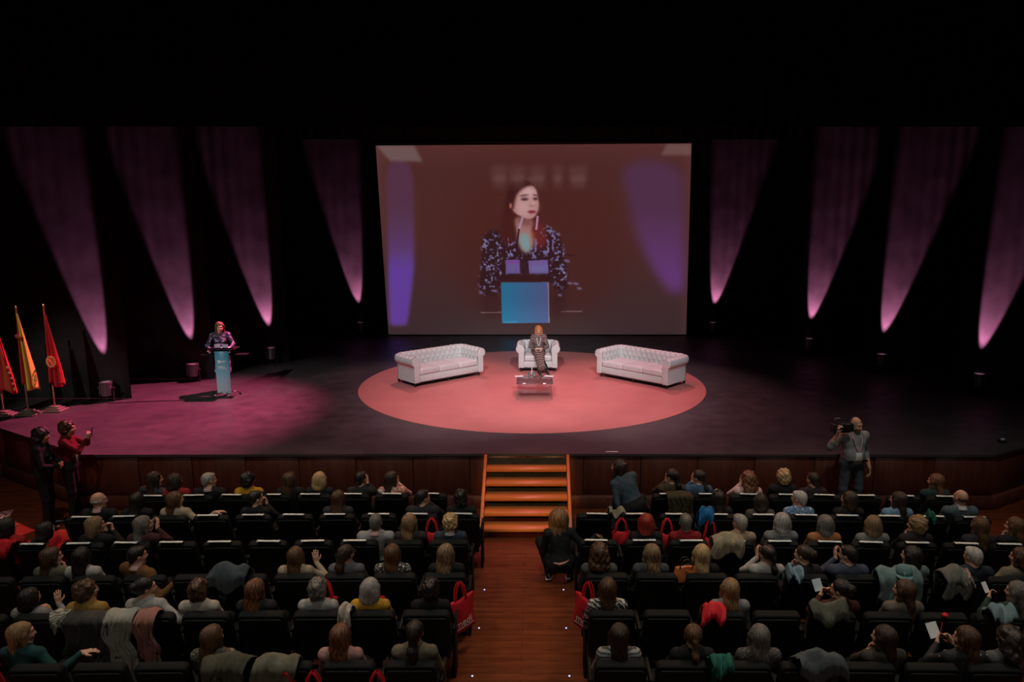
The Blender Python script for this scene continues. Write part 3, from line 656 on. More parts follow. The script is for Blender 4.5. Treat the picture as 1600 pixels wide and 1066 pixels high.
class Form:
    """a list of round forms, each with a region, a blend width and a box outside which it is skipped"""
    def __init__(s): s.p = []; s.cut = []
    def rc(s, reg, a, b, ra, rb, k=0.03):
        a, b = np.array(a, float), np.array(b, float); m = max(ra, rb)
        s.p.append((reg, k, lambda p: rcone(p, a, b, ra, rb), np.minimum(a, b)-m, np.maximum(a, b)+m))
    def el(s, reg, c, r, k=0.03, M=None, neg=False):
        c = np.array(c, float); m = max(r)
        if M is None: f = lambda p: ellip(p, c, r)
        else:
            Rm = np.array(M); f = lambda p: ellip((p-c) @ Rm, np.zeros(3), r)
        (s.cut if neg else s.p).append((reg, k, f, c-m, c+m))
    def d(s, p, full=False, tweak=None):
        out = np.full(len(p), 9.0)
        for reg, k, f, lo, hi in s.p:
            if full: m = slice(None)
            else: m = np.all((p > lo-0.13) & (p < hi+0.13), axis=1)
            q = f(p[m]); o = out[m]; h = np.maximum(k-np.abs(o-q), 0)/k; out[m] = np.minimum(o, q)-h*h*k*0.25
        for reg, k, f, lo, hi in s.cut:
            q = -f(p); h = np.maximum(k-np.abs(out-q), 0)/k; out = np.maximum(out, q)+h*h*k*0.25
        if tweak is not None: out = out + tweak(p)
        return out
    def mesh(s, name, res, tweak=None):
        lo = np.min([q[3] for q in s.p], 0)-0.05; hi = np.max([q[4] for q in s.p], 0)+0.05
        K = 4; cr = res*K; nc = np.ceil((hi-lo)/cr).astype(int)+2
        ax = [lo[i]+cr*np.arange(nc[i]) for i in range(3)]
        G = np.stack(np.meshgrid(*ax, indexing='ij'), -1).reshape(-1, 3); dc = s.d(G, True).reshape(nc)
        near = np.abs(dc) < cr*1.75+0.01
        nf = (nc-1)*K+1; D = np.repeat(np.repeat(np.repeat(dc, K, 0), K, 1), K, 2)[:nf[0], :nf[1], :nf[2]].copy()
        nb = near.copy()
        for a in range(3):
            t = nb.copy(); sl = [slice(None)]*3; sr = [slice(None)]*3; sl[a] = slice(0, -1); sr[a] = slice(1, None)
            t[tuple(sl)] |= nb[tuple(sr)]; nb = t
        fm = np.repeat(np.repeat(np.repeat(nb, K, 0), K, 1), K, 2)[:nf[0], :nf[1], :nf[2]]
        ii = np.argwhere(fm); D[fm] = s.d(lo+res*ii, False, tweak)
        V, F = surfnets(D, lo, res)
        me = bpy.data.meshes.new(name); me.vertices.add(len(V)); me.vertices.foreach_set('co', V.astype(np.float32).ravel())
        me.loops.add(F.size); me.loops.foreach_set('vertex_index', F.ravel().astype(np.int32))
        me.polygons.add(len(F)); me.polygons.foreach_set('loop_start', np.arange(0, F.size, 4, dtype=np.int32))
        me.update(); me.validate(); smooth(me); return me, V, F
def rotm(yaw, pitch=0.0, roll=0.0):
    return np.array((Matrix.Rotation(yaw, 3, 'Z') @ Matrix.Rotation(pitch, 3, 'X') @ Matrix.Rotation(roll, 3, 'Y')))
V3 = lambda *a: np.array(a, float)
def unit(v): return v/max(1e-9, np.linalg.norm(v))
def elbow(Sh, W, hint, l1=0.285, l2=0.25):
    d = W-Sh; L = np.linalg.norm(d)
    if L > (l1+l2)*0.985: W = Sh + d/L*(l1+l2)*0.985; d = W-Sh; L = np.linalg.norm(d)
    a = (l1*l1-l2*l2+L*L)/(2*L); h = math.sqrt(max(1e-4, l1*l1-a*a)); u = d/L; n = unit(hint-u*(hint @ u)); return Sh+u*a+n*h, W
def hand(F, W, d, n, curl=0.35, spread=1.0, side=1):
    d = unit(d); n = unit(n-d*(n @ d)); s = np.cross(d, n)*side
    for o in (-0.028, -0.01, 0.01, 0.027): F.rc('skin', W+d*0.005+s*o*0.55, W+d*0.078+s*o, 0.017, 0.0125, 0.012)
    for o, L, rr in ((-0.031, 0.060, 0.0085), (-0.0105, 0.078, 0.0093), (0.0105, 0.082, 0.0095), (0.031, 0.072, 0.0092)):
        k = W+d*0.082+s*o; dd = unit(d*math.cos(curl*0.6)+n*math.sin(curl*0.6)+s*o*2.5*spread)
        m = k+dd*L*0.55; de = unit(d*math.cos(curl*1.8)+n*math.sin(curl*1.8)+s*o*2.0*spread)
        F.rc('skin', k, m, rr, rr*0.96, 0.006); F.rc('skin', m, m+de*L*0.5, rr*0.96, rr*0.82, 0.006)
    b = W+d*0.022+s*0.026; t1 = b+unit(d*0.62+s*0.62+n*0.3)*0.042; F.rc('skin', b, t1, 0.0145, 0.0115, 0.01); F.rc('skin', t1, t1+unit(d*0.85+s*0.22+n*0.25)*0.036, 0.0115, 0.0092, 0.006)
_bodies = {}
def body(key):
    """key: dict of pose values; returns (mesh, head centre, head rotation)"""
    kk = tuple(sorted(key.items()))
    if kk in _bodies: return _bodies[kk]
    g = key.get; man = g('man', 0); mode = g('mode', 'sit'); F = Form(); top = 'top'
    lean, roll = g('lean', -0.17), g('roll', 0.0); sh = 0.180 if man else 0.155; big = 1.08 if man else 0.97; fat = g('fat', 1.0)
    P = {'sit': V3(0, 0, 0.53), 'stand': V3(0, 0, 0.93), 'squat': V3(0, -0.05, 0.25)}[mode]
    tw = g('twist', 0.0)
    B = rotm(0, -lean, roll); u, fw, rt = B @ V3(0, 0, 1), B @ V3(0, 1, 0), B @ V3(1, 0, 0)
    Tm = rotm(tw); fws, rts = B @ (Tm @ V3(0, 1, 0)), B @ (Tm @ V3(1, 0, 0))
    at = lambda a, b, c: P+rts*a+fws*b+u*c
    F.el('bottom', P+u*0.02, (0.172*fat, 0.135*fat, 0.135), 0.05, B)
    F.el(top, P+u*0.17+fw*0.01, (0.145*big*fat, 0.115*fat, 0.17), 0.06, B)
    F.el(top, P+u*0.335, (0.160*big*fat, 0.115*fat, 0.165), 0.06, B @ Tm)
    F.rc(top, at(-sh, -0.01, 0.44), at(sh, -0.01, 0.44), 0.062*big, 0.062*big, 0.06)
    F.rc(top, at(-0.05, -0.012, 0.475), at(0.05, -0.012, 0.475), 0.058, 0.058, 0.05)
    if not man:
        for s in (-1, 1): F.el(top, at(s*0.072, 0.085, 0.30), (0.062, 0.052, 0.062), 0.04, B)
    elif fat > 1.1: F.el(top, P+u*0.14+fw*0.07, (0.15, 0.12, 0.15), 0.05, B)
    # neck and head
    N = at(0, 0.0, 0.50); Hc = N + V3(0, g('headfwd', 0.035), 0.0) + u*0.0 + V3(u[0]*0.10, u[1]*0.05, 0.125)
    yaw, pit = R(g('yaw', 0.0)), R(g('pitch', 0.0)); HR = rotm(yaw, pit)
    hp = lambda x, y, z_: Hc + HR @ V3(x, y, z_)
    F.rc('skin', N-u*0.03, hp(0, -0.02, -0.045), 0.056*big, 0.053*big, 0.03)
    E_ = lambda c, r, k, neg=False: F.el('skin', hp(*c), r, k, HR, neg)
    E_((0, -0.015, 0.030), (0.076, 0.097, 0.092), 0.03); E_((0, 0.030, -0.040), (0.057, 0.063, 0.074), 0.04); E_((0, 0.062, -0.092), (0.024, 0.020, 0.018), 0.03)
    E_((0, 0.076, 0.028), (0.050, 0.020, 0.016), 0.02)
    for s in (-1, 1):
        E_((s*0.034, 0.070, -0.030), (0.024, 0.020, 0.024), 0.02); E_((s*0.0785, -0.004, -0.006), (0.010, 0.021, 0.031), 0.01)
        E_((s*0.031, 0.1005, 0.006), (0.017, 0.014, 0.010), 0.012, True)
    F.rc('skin', hp(0, 0.088, 0.008), hp(0, 0.108, -0.030), 0.009, 0.0125, 0.014); F.rc('skin', hp(-0.012, 0.096, -0.034), hp(0.012, 0.096, -0.034), 0.008, 0.008, 0.008)
    F.rc('skin', hp(-0.016, 0.085, -0.058), hp(0.016, 0.085, -0.058), 0.0085, 0.0085, 0.008); F.rc('skin', hp(-0.014, 0.084, -0.068), hp(0.014, 0.084, -0.068), 0.009, 0.009, 0.008)
    # arms
    Sp = {}
    for s, nm in ((-1, 'l'), (1, 'r')):
        So = at(s*(sh+0.012), -0.01, 0.43); ap = g('arm_'+nm, 'lap'); hint = V3(s*0.8, -0.6, -0.6); hd, hn, cu = V3(0, 1, 0), V3(0, 0, -1), 0.4
        if ap == 'lap': W = at(s*0.10, 0.27, 0.09); hd = V3(-s*0.55, 0.75, -0.15); 
        elif ap == 'clap': W = at(s*0.045, 0.27, 0.40); hd = V3(-s*0.1, 0.55, 0.85); hn = V3(-s, 0.1, 0); cu = 0.25; hint = V3(s, -0.1, -0.9)
        elif ap == 'chin': W = hp(0, 0, 0)*[1, 1, 0]+V3(0, 0, Hc[2]-0.19)+HR @ V3(s*0.035, 0.12, 0); hd = HR @ V3(-s*0.15, -0.15, 1); hn = HR @ V3(0, -1, 0); cu = 0.9; hint = V3(s*0.7, 0.1, -1)
        elif ap == 'out': W = at(s*0.52, 0.10, 0.36); hd = V3(s*0.9, 0.45, 0.0); hn = V3(0, 0, -1); hint = V3(s*0.3, -0.6, -0.8)
        elif ap == 'raise': W = at(s*0.20, 0.20, 0.40); hd = V3(-s*0.1, 0.05, 1); hn = V3(-s*0.3, 1, 0); cu = 0.3; hint = V3(s, -0.2, -1)
        elif ap == 'write': W = at(s*0.09, 0.33, 0.30); hd = V3(-s*0.4, 0.6, 0.5); hn = V3(-s, 0, 0.2); cu = 1.0; hint = V3(s*0.9, -0.2, -0.8)
        elif ap == 'phone': W = at(s*0.05, 0.30, 0.36 if mode == 'sit' else 0.44); hd = V3(-s*0.25, 0.4, 0.9); hn = V3(-s*0.8, -0.4, 0.3); cu = 1.1; hint = V3(s*0.9, -0.1, -0.9)
        elif ap == 'clasp': W = at(s*0.075, 0.25, 0.13); hd = V3(-s*0.9, 0.35, 0.05); hn = V3(-s*0.3, -1, 0); cu = 1.2; hint = V3(s*0.9, -0.5, -0.6)
        elif ap == 'hang': W = at(s*0.27, 0.05, -0.08); hd = V3(0, 0.12, -1); hn = V3(-s, 0, 0); cu = 0.5; hint = V3(s*0.3, -1, 0)
        elif ap == 'camera': W = at(s*0.38, 0.18, 0.555); hd = V3(0, 0.25, 1); hn = V3(-s, 0, 0); cu = 1.0; hint = V3(s*0.9, 0.2, -1)
        elif ap == 'lectern': W = at(s*0.20, 0.33, 0.14); hd = V3(-s*0.15, 0.95, 0.1); hn = V3(0, 0, -1); cu = 0.9; hint = V3(s*0.9, -0.6, -0.5)
        elif ap == 'reach': W = at(s*0.10, 0.42, 0.16); hd = V3(0, 1, 0.1); hn = V3(0, 0, -1); cu = 0.6; hint = V3(s, -0.3, -0.6)
        elif ap == 'hold': W = at(s*0.16, 0.30, 0.56); hd = V3(-s*0.3, 0.7, 0.5); hn = V3(0, 0, -1); cu = 0.8; hint = V3(s, -0.1, -0.9)
        El, W = elbow(So, W, hint, 0.285*big, 0.25*big)
        F.rc(top, So, El, 0.056*big, 0.046*big, 0.045); fo = 'skin' if g('bare', 0) or (g('rolled', 0)) else top
        if g('rolled', 0): F.rc(top, El, El+(W-El)*0.35, 0.047, 0.045, 0.02); F.rc('skin', El+(W-El)*0.3, W, 0.038, 0.028, 0.015)
        else: F.rc(fo, El, El+(W-El)*0.93, 0.045*big, 0.034*big, 0.02)
        F.rc('skin', El+(W-El)*0.9, W, 0.028, 0.026, 0.012)
        hand(F, W, hd, hn, cu, 1.0 if ap in ('raise', 'clap') else 0.4, s*-1); Sp[nm] = W
    # legs
    dress = g('dress', 0)
    for s in (-1, 1):
        Hp = P+V3(s*0.09, 0.0, -0.03)
        if mode == 'sit':
            K_, A = V3(s*0.115, 0.43, 0.53), V3(s*0.12, 0.47, 0.10)
            if g('cross', 0): K_, A = (V3(0.03, 0.45, 0.585), V3(-0.20, 0.62, 0.24)) if s > 0 else (V3(-0.07, 0.43, 0.50), V3(-0.02, 0.56, 0.10))
        elif mode == 'stand': K_, A = V3(s*(0.10+g('stance', 0)), 0.03, 0.50), V3(s*(0.11+1.4*g('stance', 0)), 0.0, 0.09)
        else: K_, A = V3(s*0.25, 0.30, 0.44), V3(s*0.15, 0.0, 0.10)
        F.rc('bottom', Hp, K_, 0.092*fat**0.5, 0.064, 0.05); F.rc('legs' if g('boots', 0) else 'bottom', K_, A, 0.062, 0.042, 0.03)
        fd = unit(V3(0.12*s, 1, 0)) if not (g('cross', 0) and s > 0) else unit(V3(-0.35, 0.75, -0.55))
        F.rc('shoe', A+V3(0, -0.035, -0.045), A+fd*0.16+V3(0, 0, -0.052), 0.042, 0.034, 0.03)
        if g('boots', 0): F.rc('shoe', A, A+(K_-A)*0.62, 0.045, 0.056, 0.02)
    if dress and mode == 'stand':
        F.rc('bottom', P, P+V3(0, 0.0, -0.42), 0.15, 0.175, 0.05)
    if dress and mode == 'sit':
        F.rc('bottom', P+V3(0, 0.05, 0), V3(-0.01, 0.42, 0.53), 0.15, 0.12, 0.06); F.rc('bottom', V3(-0.02, 0.42, 0.50), V3(-0.08, 0.55, 0.27), 0.12, 0.125, 0.05)
    me, V, Fc = F.mesh('person_body', g('res', 0.011), lambda p: 0.0025*np.sin(p[:, 0]*31+p[:, 2]*17)*np.sin(p[:, 1]*27+p[:, 2]*33)*(p[:, 2] < N[2]-0.02))
    cen = V[Fc].mean(1); regs = ['skin', 'top', 'bottom', 'shoe', 'legs']; dist = np.full((len(cen), 5), 9.0)
    for reg, k, f, lo, hi in F.p:
        i = regs.index(reg); m = np.all((cen > lo-0.06) & (cen < hi+0.06), axis=1); dist[m, i] = np.minimum(dist[m, i], f(cen[m]))
    mi = dist.argmin(1); mi[mi == 4] = 6 if g('boots', 0) else 2
    hl = (cen-Hc) @ HR
    for s in (-1, 1): mi[ellip(hl, (s*0.031, 0.088, 0.005), (0.016, 0.022, 0.009)) < 0] = 4
    mi[ellip(hl, (0, 0.092, -0.063), (0.024, 0.018, 0.010)) < 0] = 5
    if man and g('beard', 0): mi[(ellip(hl, (0, 0.05, -0.085), (0.062, 0.06, 0.045)) < 0) & (mi != 5)] = 7
    me.polygons.foreach_set('material_index', mi.astype(np.int32))
    for k in range(8): me.materials.append(M_skin[0])
    out = (me, Vector(Hc), Matrix([list(r) for r in HR]), Sp); _bodies[kk] = out; return out
_hair = {}
def curls(p, f, a):
    q = np.random.default_rng(11); out = np.zeros(len(p))
    for k in range(9):
        v = q.normal(size=3); v = v/np.linalg.norm(v)*f*q.uniform(55, 150); out += np.sin(p @ v + q.uniform(0, 6))*q.uniform(0.5, 1)
    return a*np.tanh(out*0.55)
def hairmesh(style):
    if style in _hair: return _hair[style]
    F = Form(); tw = lambda p: 0.0035*np.sin(np.arctan2(p[:, 0], -p[:, 1])*24+2.5*np.sin(p[:, 2]*22)); cut = True
    cap = lambda k=1.0: F.el('h', (0, -0.022, 0.034), (0.090*k, 0.108*k, 0.099*k), 0.03)
    def flat(a, b, ra, rb):
        n = 5
        for i in range(n):
            t = i/(n-1); c = [a[j]+(b[j]-a[j])*t for j in range(3)]; r = ra+(rb-ra)*t; F.el('h', c, (r, r*0.62, max(0.06, abs(b[2]-a[2])/n*1.1)), 0.05)
    if style in ('long', 'wavy'):
        cap(1.02); flat((0, -0.055, 0.0), (0, -0.10, -0.29), 0.095, 0.102 if style == 'wavy' else 0.078)
        for s in (-1, 1): F.rc('h', (s*0.075, 0.005, 0.0), (s*0.088, 0.02, -0.20), 0.030, 0.024, 0.03)
        if style == 'wavy': tw = lambda p: 0.0045*np.sin(np.arctan2(p[:, 0], -p[:, 1])*16+1.6*np.sin(p[:, 2]*30))
    elif style == 'bob':
        cap(1.03); flat((0, -0.05, 0.0), (0, -0.055, -0.11), 0.098, 0.095)
        for s in (-1, 1): F.rc('h', (s*0.076, 0.0, 0.01), (s*0.080, 0.012, -0.10), 0.030, 0.026, 0.03)
    elif style == 'short':
        cap(0.955); F.el('h', (0, -0.075, -0.025), (0.062, 0.04, 0.06), 0.03); F.el('h', (0, 0.06, 0.085), (0.05, 0.03, 0.02), 0.03); tw = lambda p: 0.002*np.sin(p[:, 0]*260)*np.sin(p[:, 1]*240+p[:, 2]*190)
    elif style == 'bald':
        F.el('h', (0, -0.040, 0.0), (0.0835, 0.080, 0.042), 0.02); tw = lambda p: 0.0015*np.sin(p[:, 0]*260)
    elif style == 'curly':
        cap(1.12); F.el('h', (0, -0.055, -0.03), (0.10, 0.075, 0.085), 0.05); tw = lambda p: curls(p, 1.0, 0.008)
    elif style == 'bigcurly':
        cap(1.20); flat((0, -0.06, -0.02), (0, -0.07, -0.16), 0.125, 0.125); tw = lambda p: curls(p, 0.8, 0.010)
    elif style == 'ponytail':
        cap(0.97); F.el('h', (0, -0.115, 0.0), (0.026, 0.026, 0.026), 0.02); F.rc('h', (0, -0.125, -0.01), (0.01, -0.145, -0.14), 0.026, 0.036, 0.02); F.rc('h', (0.01, -0.145, -0.14), (0.015, -0.135, -0.27), 0.036, 0.018, 0.02)
    elif style == 'longtail':
        cap(0.98); F.rc('h', (0, -0.10, 0.0), (0, -0.135, -0.12), 0.045, 0.048, 0.04); F.rc('h', (0, -0.135, -0.12), (0.0, -0.14, -0.36), 0.048, 0.040, 0.03)
    elif style == 'bun':
        cap(0.98); F.el('h', (0, -0.125, 0.03), (0.05, 0.045, 0.05), 0.025); F.el('h', (0.015, -0.13, 0.05), (0.03, 0.03, 0.03), 0.02)
    tw0 = tw
    if style not in ('short', 'bald'): tw = lambda p: tw0(p) + 0.007*np.sin(p[:, 0]*23+1.3+p[:, 2]*7)*np.sin(p[:, 1]*21+p[:, 2]*13+0.5) - 0.006*np.sin(p[:, 2]*31+p[:, 0]*19)*(p[:, 2] < -0.05)
    F.el('h', (0, 0.112, -0.045), (0.068, 0.088, 0.100), 0.02, neg=True)
    if style == 'short':
        for s in (-1, 1): F.el('h', (s*0.085, 0.03, -0.06), (0.04, 0.055, 0.06), 0.01, neg=True)
    if style == 'bald':
        F.el('h', (0, 0.10, 0.03), (0.12, 0.09, 0.10), 0.01, neg=True)
    me, V, Fc = F.mesh('hair', 0.008 if style not in ('short', 'bald') else 0.007, tw); _hair[style] = me; return me
NAVY = (0.018, 0.028, 0.055); BLK = (0.012, 0.013, 0.015)
def person(loc, rotz, key, hair, hcol, top, label, bottom=BLK, skin=0, group=None, scale=1.0, shoe=None, legs=None, extra=None, hscale=1.0):
    me, Hc, HR, Sp = body(key)
    o = bpy.data.objects.new('person', me); C.objects.link(o); o.location = loc; o.rotation_euler = (0, 0, rotz); o.scale = (scale,)*3
    tm = top if not isinstance(top, tuple) else cloth(top); bm_ = bottom if not isinstance(bottom, tuple) else cloth(bottom)
    for i, m in enumerate((M_skin[skin], tm, bm_, shoe or M_bshoe, M_eye, M_lip, legs or M_bshoe, hairmat(sc(hcol, 1.2), False))):
        o.material_slots[i].link = 'OBJECT'; o.material_slots[i].material = m
    tag(o, label, 'person', group)
    if hair:
        h = link('hair', hairmesh(hair), hairmat(hcol, 'curly' in hair), o); h.matrix_local = Matrix.Translation(Hc) @ HR.to_4x4() @ Matrix.Diagonal((hscale, 1.0+(hscale-1)*0.4, 1.0+(hscale-1)*0.5, 1.0))
    o['_h'] = list(Hc) ; del o['_h']
    return o, Hc, HR, Sp
def collar(o, Hc, mat, r=0.066):
    m = MB(); P = [[(r*a*math.cos(2*PI*k/20), r*a*0.95*math.sin(2*PI*k/20)-0.012, z) for k in range(21)] for a, z in ((1.0, 0.0), (1.06, -0.03), (1.35, -0.052), (1.28, -0.06))]
    m.grid(P); c = m.build('collar', mat, o, sm=True); c.location = (Hc.x*0.7, Hc.y-0.035, Hc.z-0.085); return c
def lanyard(o, fr, z0, z1, mat, badge=True, w=0.075):
    ln = thing_part = MB().tube([(-w, fr-0.10, z0), (-w*0.9, fr-0.03, z0-0.06), (-0.01, fr+0.02, z1)], 0.008, 6); ln.tube([(w, fr-0.10, z0), (w*0.9, fr-0.03, z0-0.06), (0.01, fr+0.02, z1)], 0.008, 6)
    l = ln.build('lanyard', mat, o)
    if badge: MB().box(-0.05, 0.05, fr+0.018, fr+0.024, z1-0.14, z1-0.01).build('badge', M_paper, l, bevel=0.003, seg=1)
def glasses(o, Hc, HR):
    m = MB()
    for s in (-1, 1):
        m.tube([(s*0.034+0.022*math.cos(a), 0.106, 0.004+0.017*math.sin(a)) for a in [2*PI*k/12 for k in range(13)]], 0.0025, 5, False); m.tube([(s*0.056, 0.104, 0.01), (s*0.082, 0.0, 0.008)], 0.0025, 5)
    m.tube([(-0.012, 0.107, 0.006), (0.012, 0.107, 0.006)], 0.0025, 5)
    g = m.build('glasses', M_metal, o); g.matrix_local = Matrix.Translation(Hc) @ HR.to_4x4(); return g
HC = dict(black=(0.012, 0.010, 0.009), dark=(0.028, 0.017, 0.011), brown=(0.060, 0.030, 0.015), chestnut=(0.095, 0.047, 0.022), auburn=(0.135, 0.055, 0.026), honey=(0.23, 0.14, 0.065),
          blond=(0.42, 0.29, 0.14), dirty=(0.19, 0.125, 0.065), grey=(0.30, 0.285, 0.265), dgrey=(0.13, 0.12, 0.105), silver=(0.42, 0.41, 0.39), red=(0.26, 0.022, 0.010), ginger=(0.62, 0.20, 0.055))

# ================================================================ people on and by the stage
dressA = pattern('navy_dress_pale_blotches', (0.020, 0.018, 0.045), (0.36, 0.36, 0.60), 16, 0.56, 'blotch')
o, Hc, HR, Sp = person((-7.19, 17.04, ZS), R(196), dict(mode='stand', lean=0.02, arm_l='lectern', arm_r='lectern', yaw=14, pitch=-7, dress=1, res=0.008), 'long', HC['chestnut'], dressA,
    'woman speaking behind the lectern in a dark dress with pale blotches, long brown hair', dressA, 1, scale=0.985)
tag(MB().box(-0.10, 0.10, -0.07, 0.07, 0, 0.004).build('paper_sheet', M_paper, loc=(-6.95, 16.70, ZS+1.103)), 'white speech notes lying on the lectern shelf', 'paper')
zig = pattern('dark_knit_pale_zigzag', (0.030, 0.018, 0.018), (0.50, 0.40, 0.36), 7.5, 0.82, 'zigzag', (0.10, 0.02, 0.02))
o, Hc, HR, Sp = person((0.22, 19.34, ZC-0.06), R(180), dict(mode='sit', lean=-0.06, arm_l='clasp', arm_r='clasp', yaw=8, pitch=-14, cross=1, dress=1, boots=1, res=0.008), 'bob', HC['ginger'], zig,
    'red-haired woman sitting cross-legged in the white armchair in a dark zigzag dress and boots', zig, 1, scale=0.97)
lanyard(o, 0.12, 0.99, 0.74, M_paper, False, 0.06)

# camera operator
o, Hc, HR, Sp = person((5.52, 12.04, 0), R(186), dict(mode='stand', man=1, fat=1.16, lean=0.0, arm_r='camera', arm_l='hang', yaw=22, pitch=-8, rolled=1, stance=0.03, beard=1, res=0.009), None, HC['dgrey'], (0.25, 0.26, 0.27),
    'bald bearded camera operator in a grey shirt and jeans standing in front of the stage', (0.055, 0.075, 0.095), 0, scale=1.065)
lanyard(o, 0.17, 1.40, 1.16, plain('pink_ribbon', (0.62, 0.36, 0.42), 0.7))
hp = MB().tube([(Hc.x + 0.10*math.sin(a), Hc.y-0.02, Hc.z+0.02+0.11*math.cos(a)) for a in [R(-95+19*k) for k in range(11)]], 0.008, 6)
for s in (-1, 1): hp.lathe([(0.03, -0.012), (0.034, 0), (0.03, 0.012)], 12, Matrix.Translation((Hc.x+s*0.095, Hc.y-0.01, Hc.z)) @ Matrix.Rotation(PI/2, 4, 'Y'))
hp.build('headphones', M_matte, o)
MB().box(-0.17, 0.17, 0.145, 0.17, 0.985, 1.02).build('belt', M_bshoe, o, bevel=0.008)
vc = thing('video_camera', 'black shoulder video camera held up by the bald camera operator', 'camera', (5.25, 11.86, 1.575), R(98)); vc.scale = (0.95, 0.5, 1.0)
MB().box(-0.06, 0.06, -0.22, 0.14, 0.0, 0.16).build('body', M_matte, vc, bevel=0.012)
MB().lathe([(0.045, 0), (0.05, 0.05), (0.055, 0.14), (0.062, 0.17), (0.058, 0.175)], 18, Matrix.Translation((0, 0.135, 0.08)) @ Matrix.Rotation(-PI/2, 4, 'X')).build('lens', M_matte, vc, sm=True)
MB().box(-0.07, 0.07, 0.30, 0.40, 0.01, 0.15).build('lens_hood', M_matte, vc, bevel=0.006)
MB().box(-0.045, 0.045, -0.33, -0.215, 0.01, 0.14).build('battery', M_shell, vc, bevel=0.006)
MB().tube([(0, -0.12, 0.155), (0, -0.11, 0.22), (0, 0.10, 0.22), (0, 0.12, 0.155)], 0.014, 8).build('top_handle', M_matte, vc)
MB().tube([(-0.06, 0.06, 0.13), (-0.12, 0.05, 0.16), (-0.13, -0.08, 0.16)], 0.022, 10).build('viewfinder', M_matte, vc)
MB().tube([(0, 0.14, 0.235), (0, 0.33, 0.235)], 0.016, 10).build('microphone', M_metal, vc)

# two onlookers left of the stage
o, Hc, HR, Sp = person((-7.92, 11.62, 0), R(-75), dict(mode='stand', lean=0.02, arm_l='clasp', arm_r='clasp', yaw=-12, res=0.009), 'bigcurly', HC['black'], BLK, 'person with curly black hair, glasses and dark clothes standing left of the stage', BLK, 0, scale=1.02)
glasses(o, Hc, HR); lanyard(o, 0.11, 1.40, 1.16, plain('pink_ribbon', (0.62, 0.36, 0.42), 0.7), False)
redj = (0.11, 0.006, 0.010)
o, Hc, HR, Sp = person((-7.72, 11.98, 0), R(-75), dict(mode='stand', lean=0.02, arm_l='phone', arm_r='phone', yaw=-6, res=0.009), 'curly', HC['brown'], redj, 'woman in a red jacket holding up a phone, standing left of the stage', BLK, 0, scale=1.03)
lanyard(o, 0.11, 1.40, 1.12, plain('pink_ribbon', (0.62, 0.36, 0.42), 0.7))
M_phone = plain('phone_glass', (0.01, 0.01, 0.012), 0.15)
def phone(loc, rot, label, lit=None, scale=1.0):
    root = thing('phone', label, 'phone', loc); root.rotation_euler = rot
    MB().box(-0.036, 0.036, -0.004, 0.004, 0, 0.148).build('body', M_phone, root, bevel=0.003, seg=1)
    MB().box(-0.032, 0.032, -0.0055, -0.0042, 0.008, 0.14).build('display', lit or plain('dark_display', (0.02, 0.025, 0.03), 0.1), root)
    return root
phone((-7.34, 12.07, 1.44), (R(-8), 0, R(-75)), 'dark phone held up by the woman in the red jacket')

# woman bending over between the front rows, woman crouching in the aisle
o, Hc, HR, Sp = person((1.62, 10.33, 0), R(12), dict(mode='stand', lean=0.36, roll=-0.34, fat=1.14, arm_l='hang', arm_r='reach', yaw=46, pitch=4, res=0.01), 'long', HC['dark'], pattern('navy_tweed', (0.022, 0.042, 0.060), (0.06, 0.09, 0.115), 90, 0.55), 'woman in a navy jacket bending over between the first two rows right of the stairs', BLK, 0, scale=0.97)
M_sole = plain('white_print', (0.75, 0.75, 0.72), 0.6)
o, Hc, HR, Sp = person((0.50, 9.86, 0), R(4), dict(mode='squat', lean=0.24, arm_l='lap', arm_r='out', yaw=-12, res=0.009), 'wavy', (0.12, 0.075, 0.04), BLK, 'woman with long light-brown hair crouching in the aisle beside the right block', BLK, 0, scale=1.02, hscale=1.3)
MB().tube([(-0.10, -0.185, 0.345), (-0.02, -0.215, 0.335), (0.06, -0.205, 0.35), (0.12, -0.165, 0.372)], [0.006, 0.018, 0.014, 0.004], 7).build('bare_back_strip', M_skin[0], o)
for s in (-1, 1):
    sw = MB().tube([(s*0.14-0.052, 0.0, 0.05), (s*0.14-0.047, -0.06, 0.035), (s*0.14+0.0, -0.075, 0.045), (s*0.14+0.048, -0.04, 0.075)], [0.004, 0.012, 0.010, 0.003], 6); sw.build('shoe_swoosh', M_sole, o)

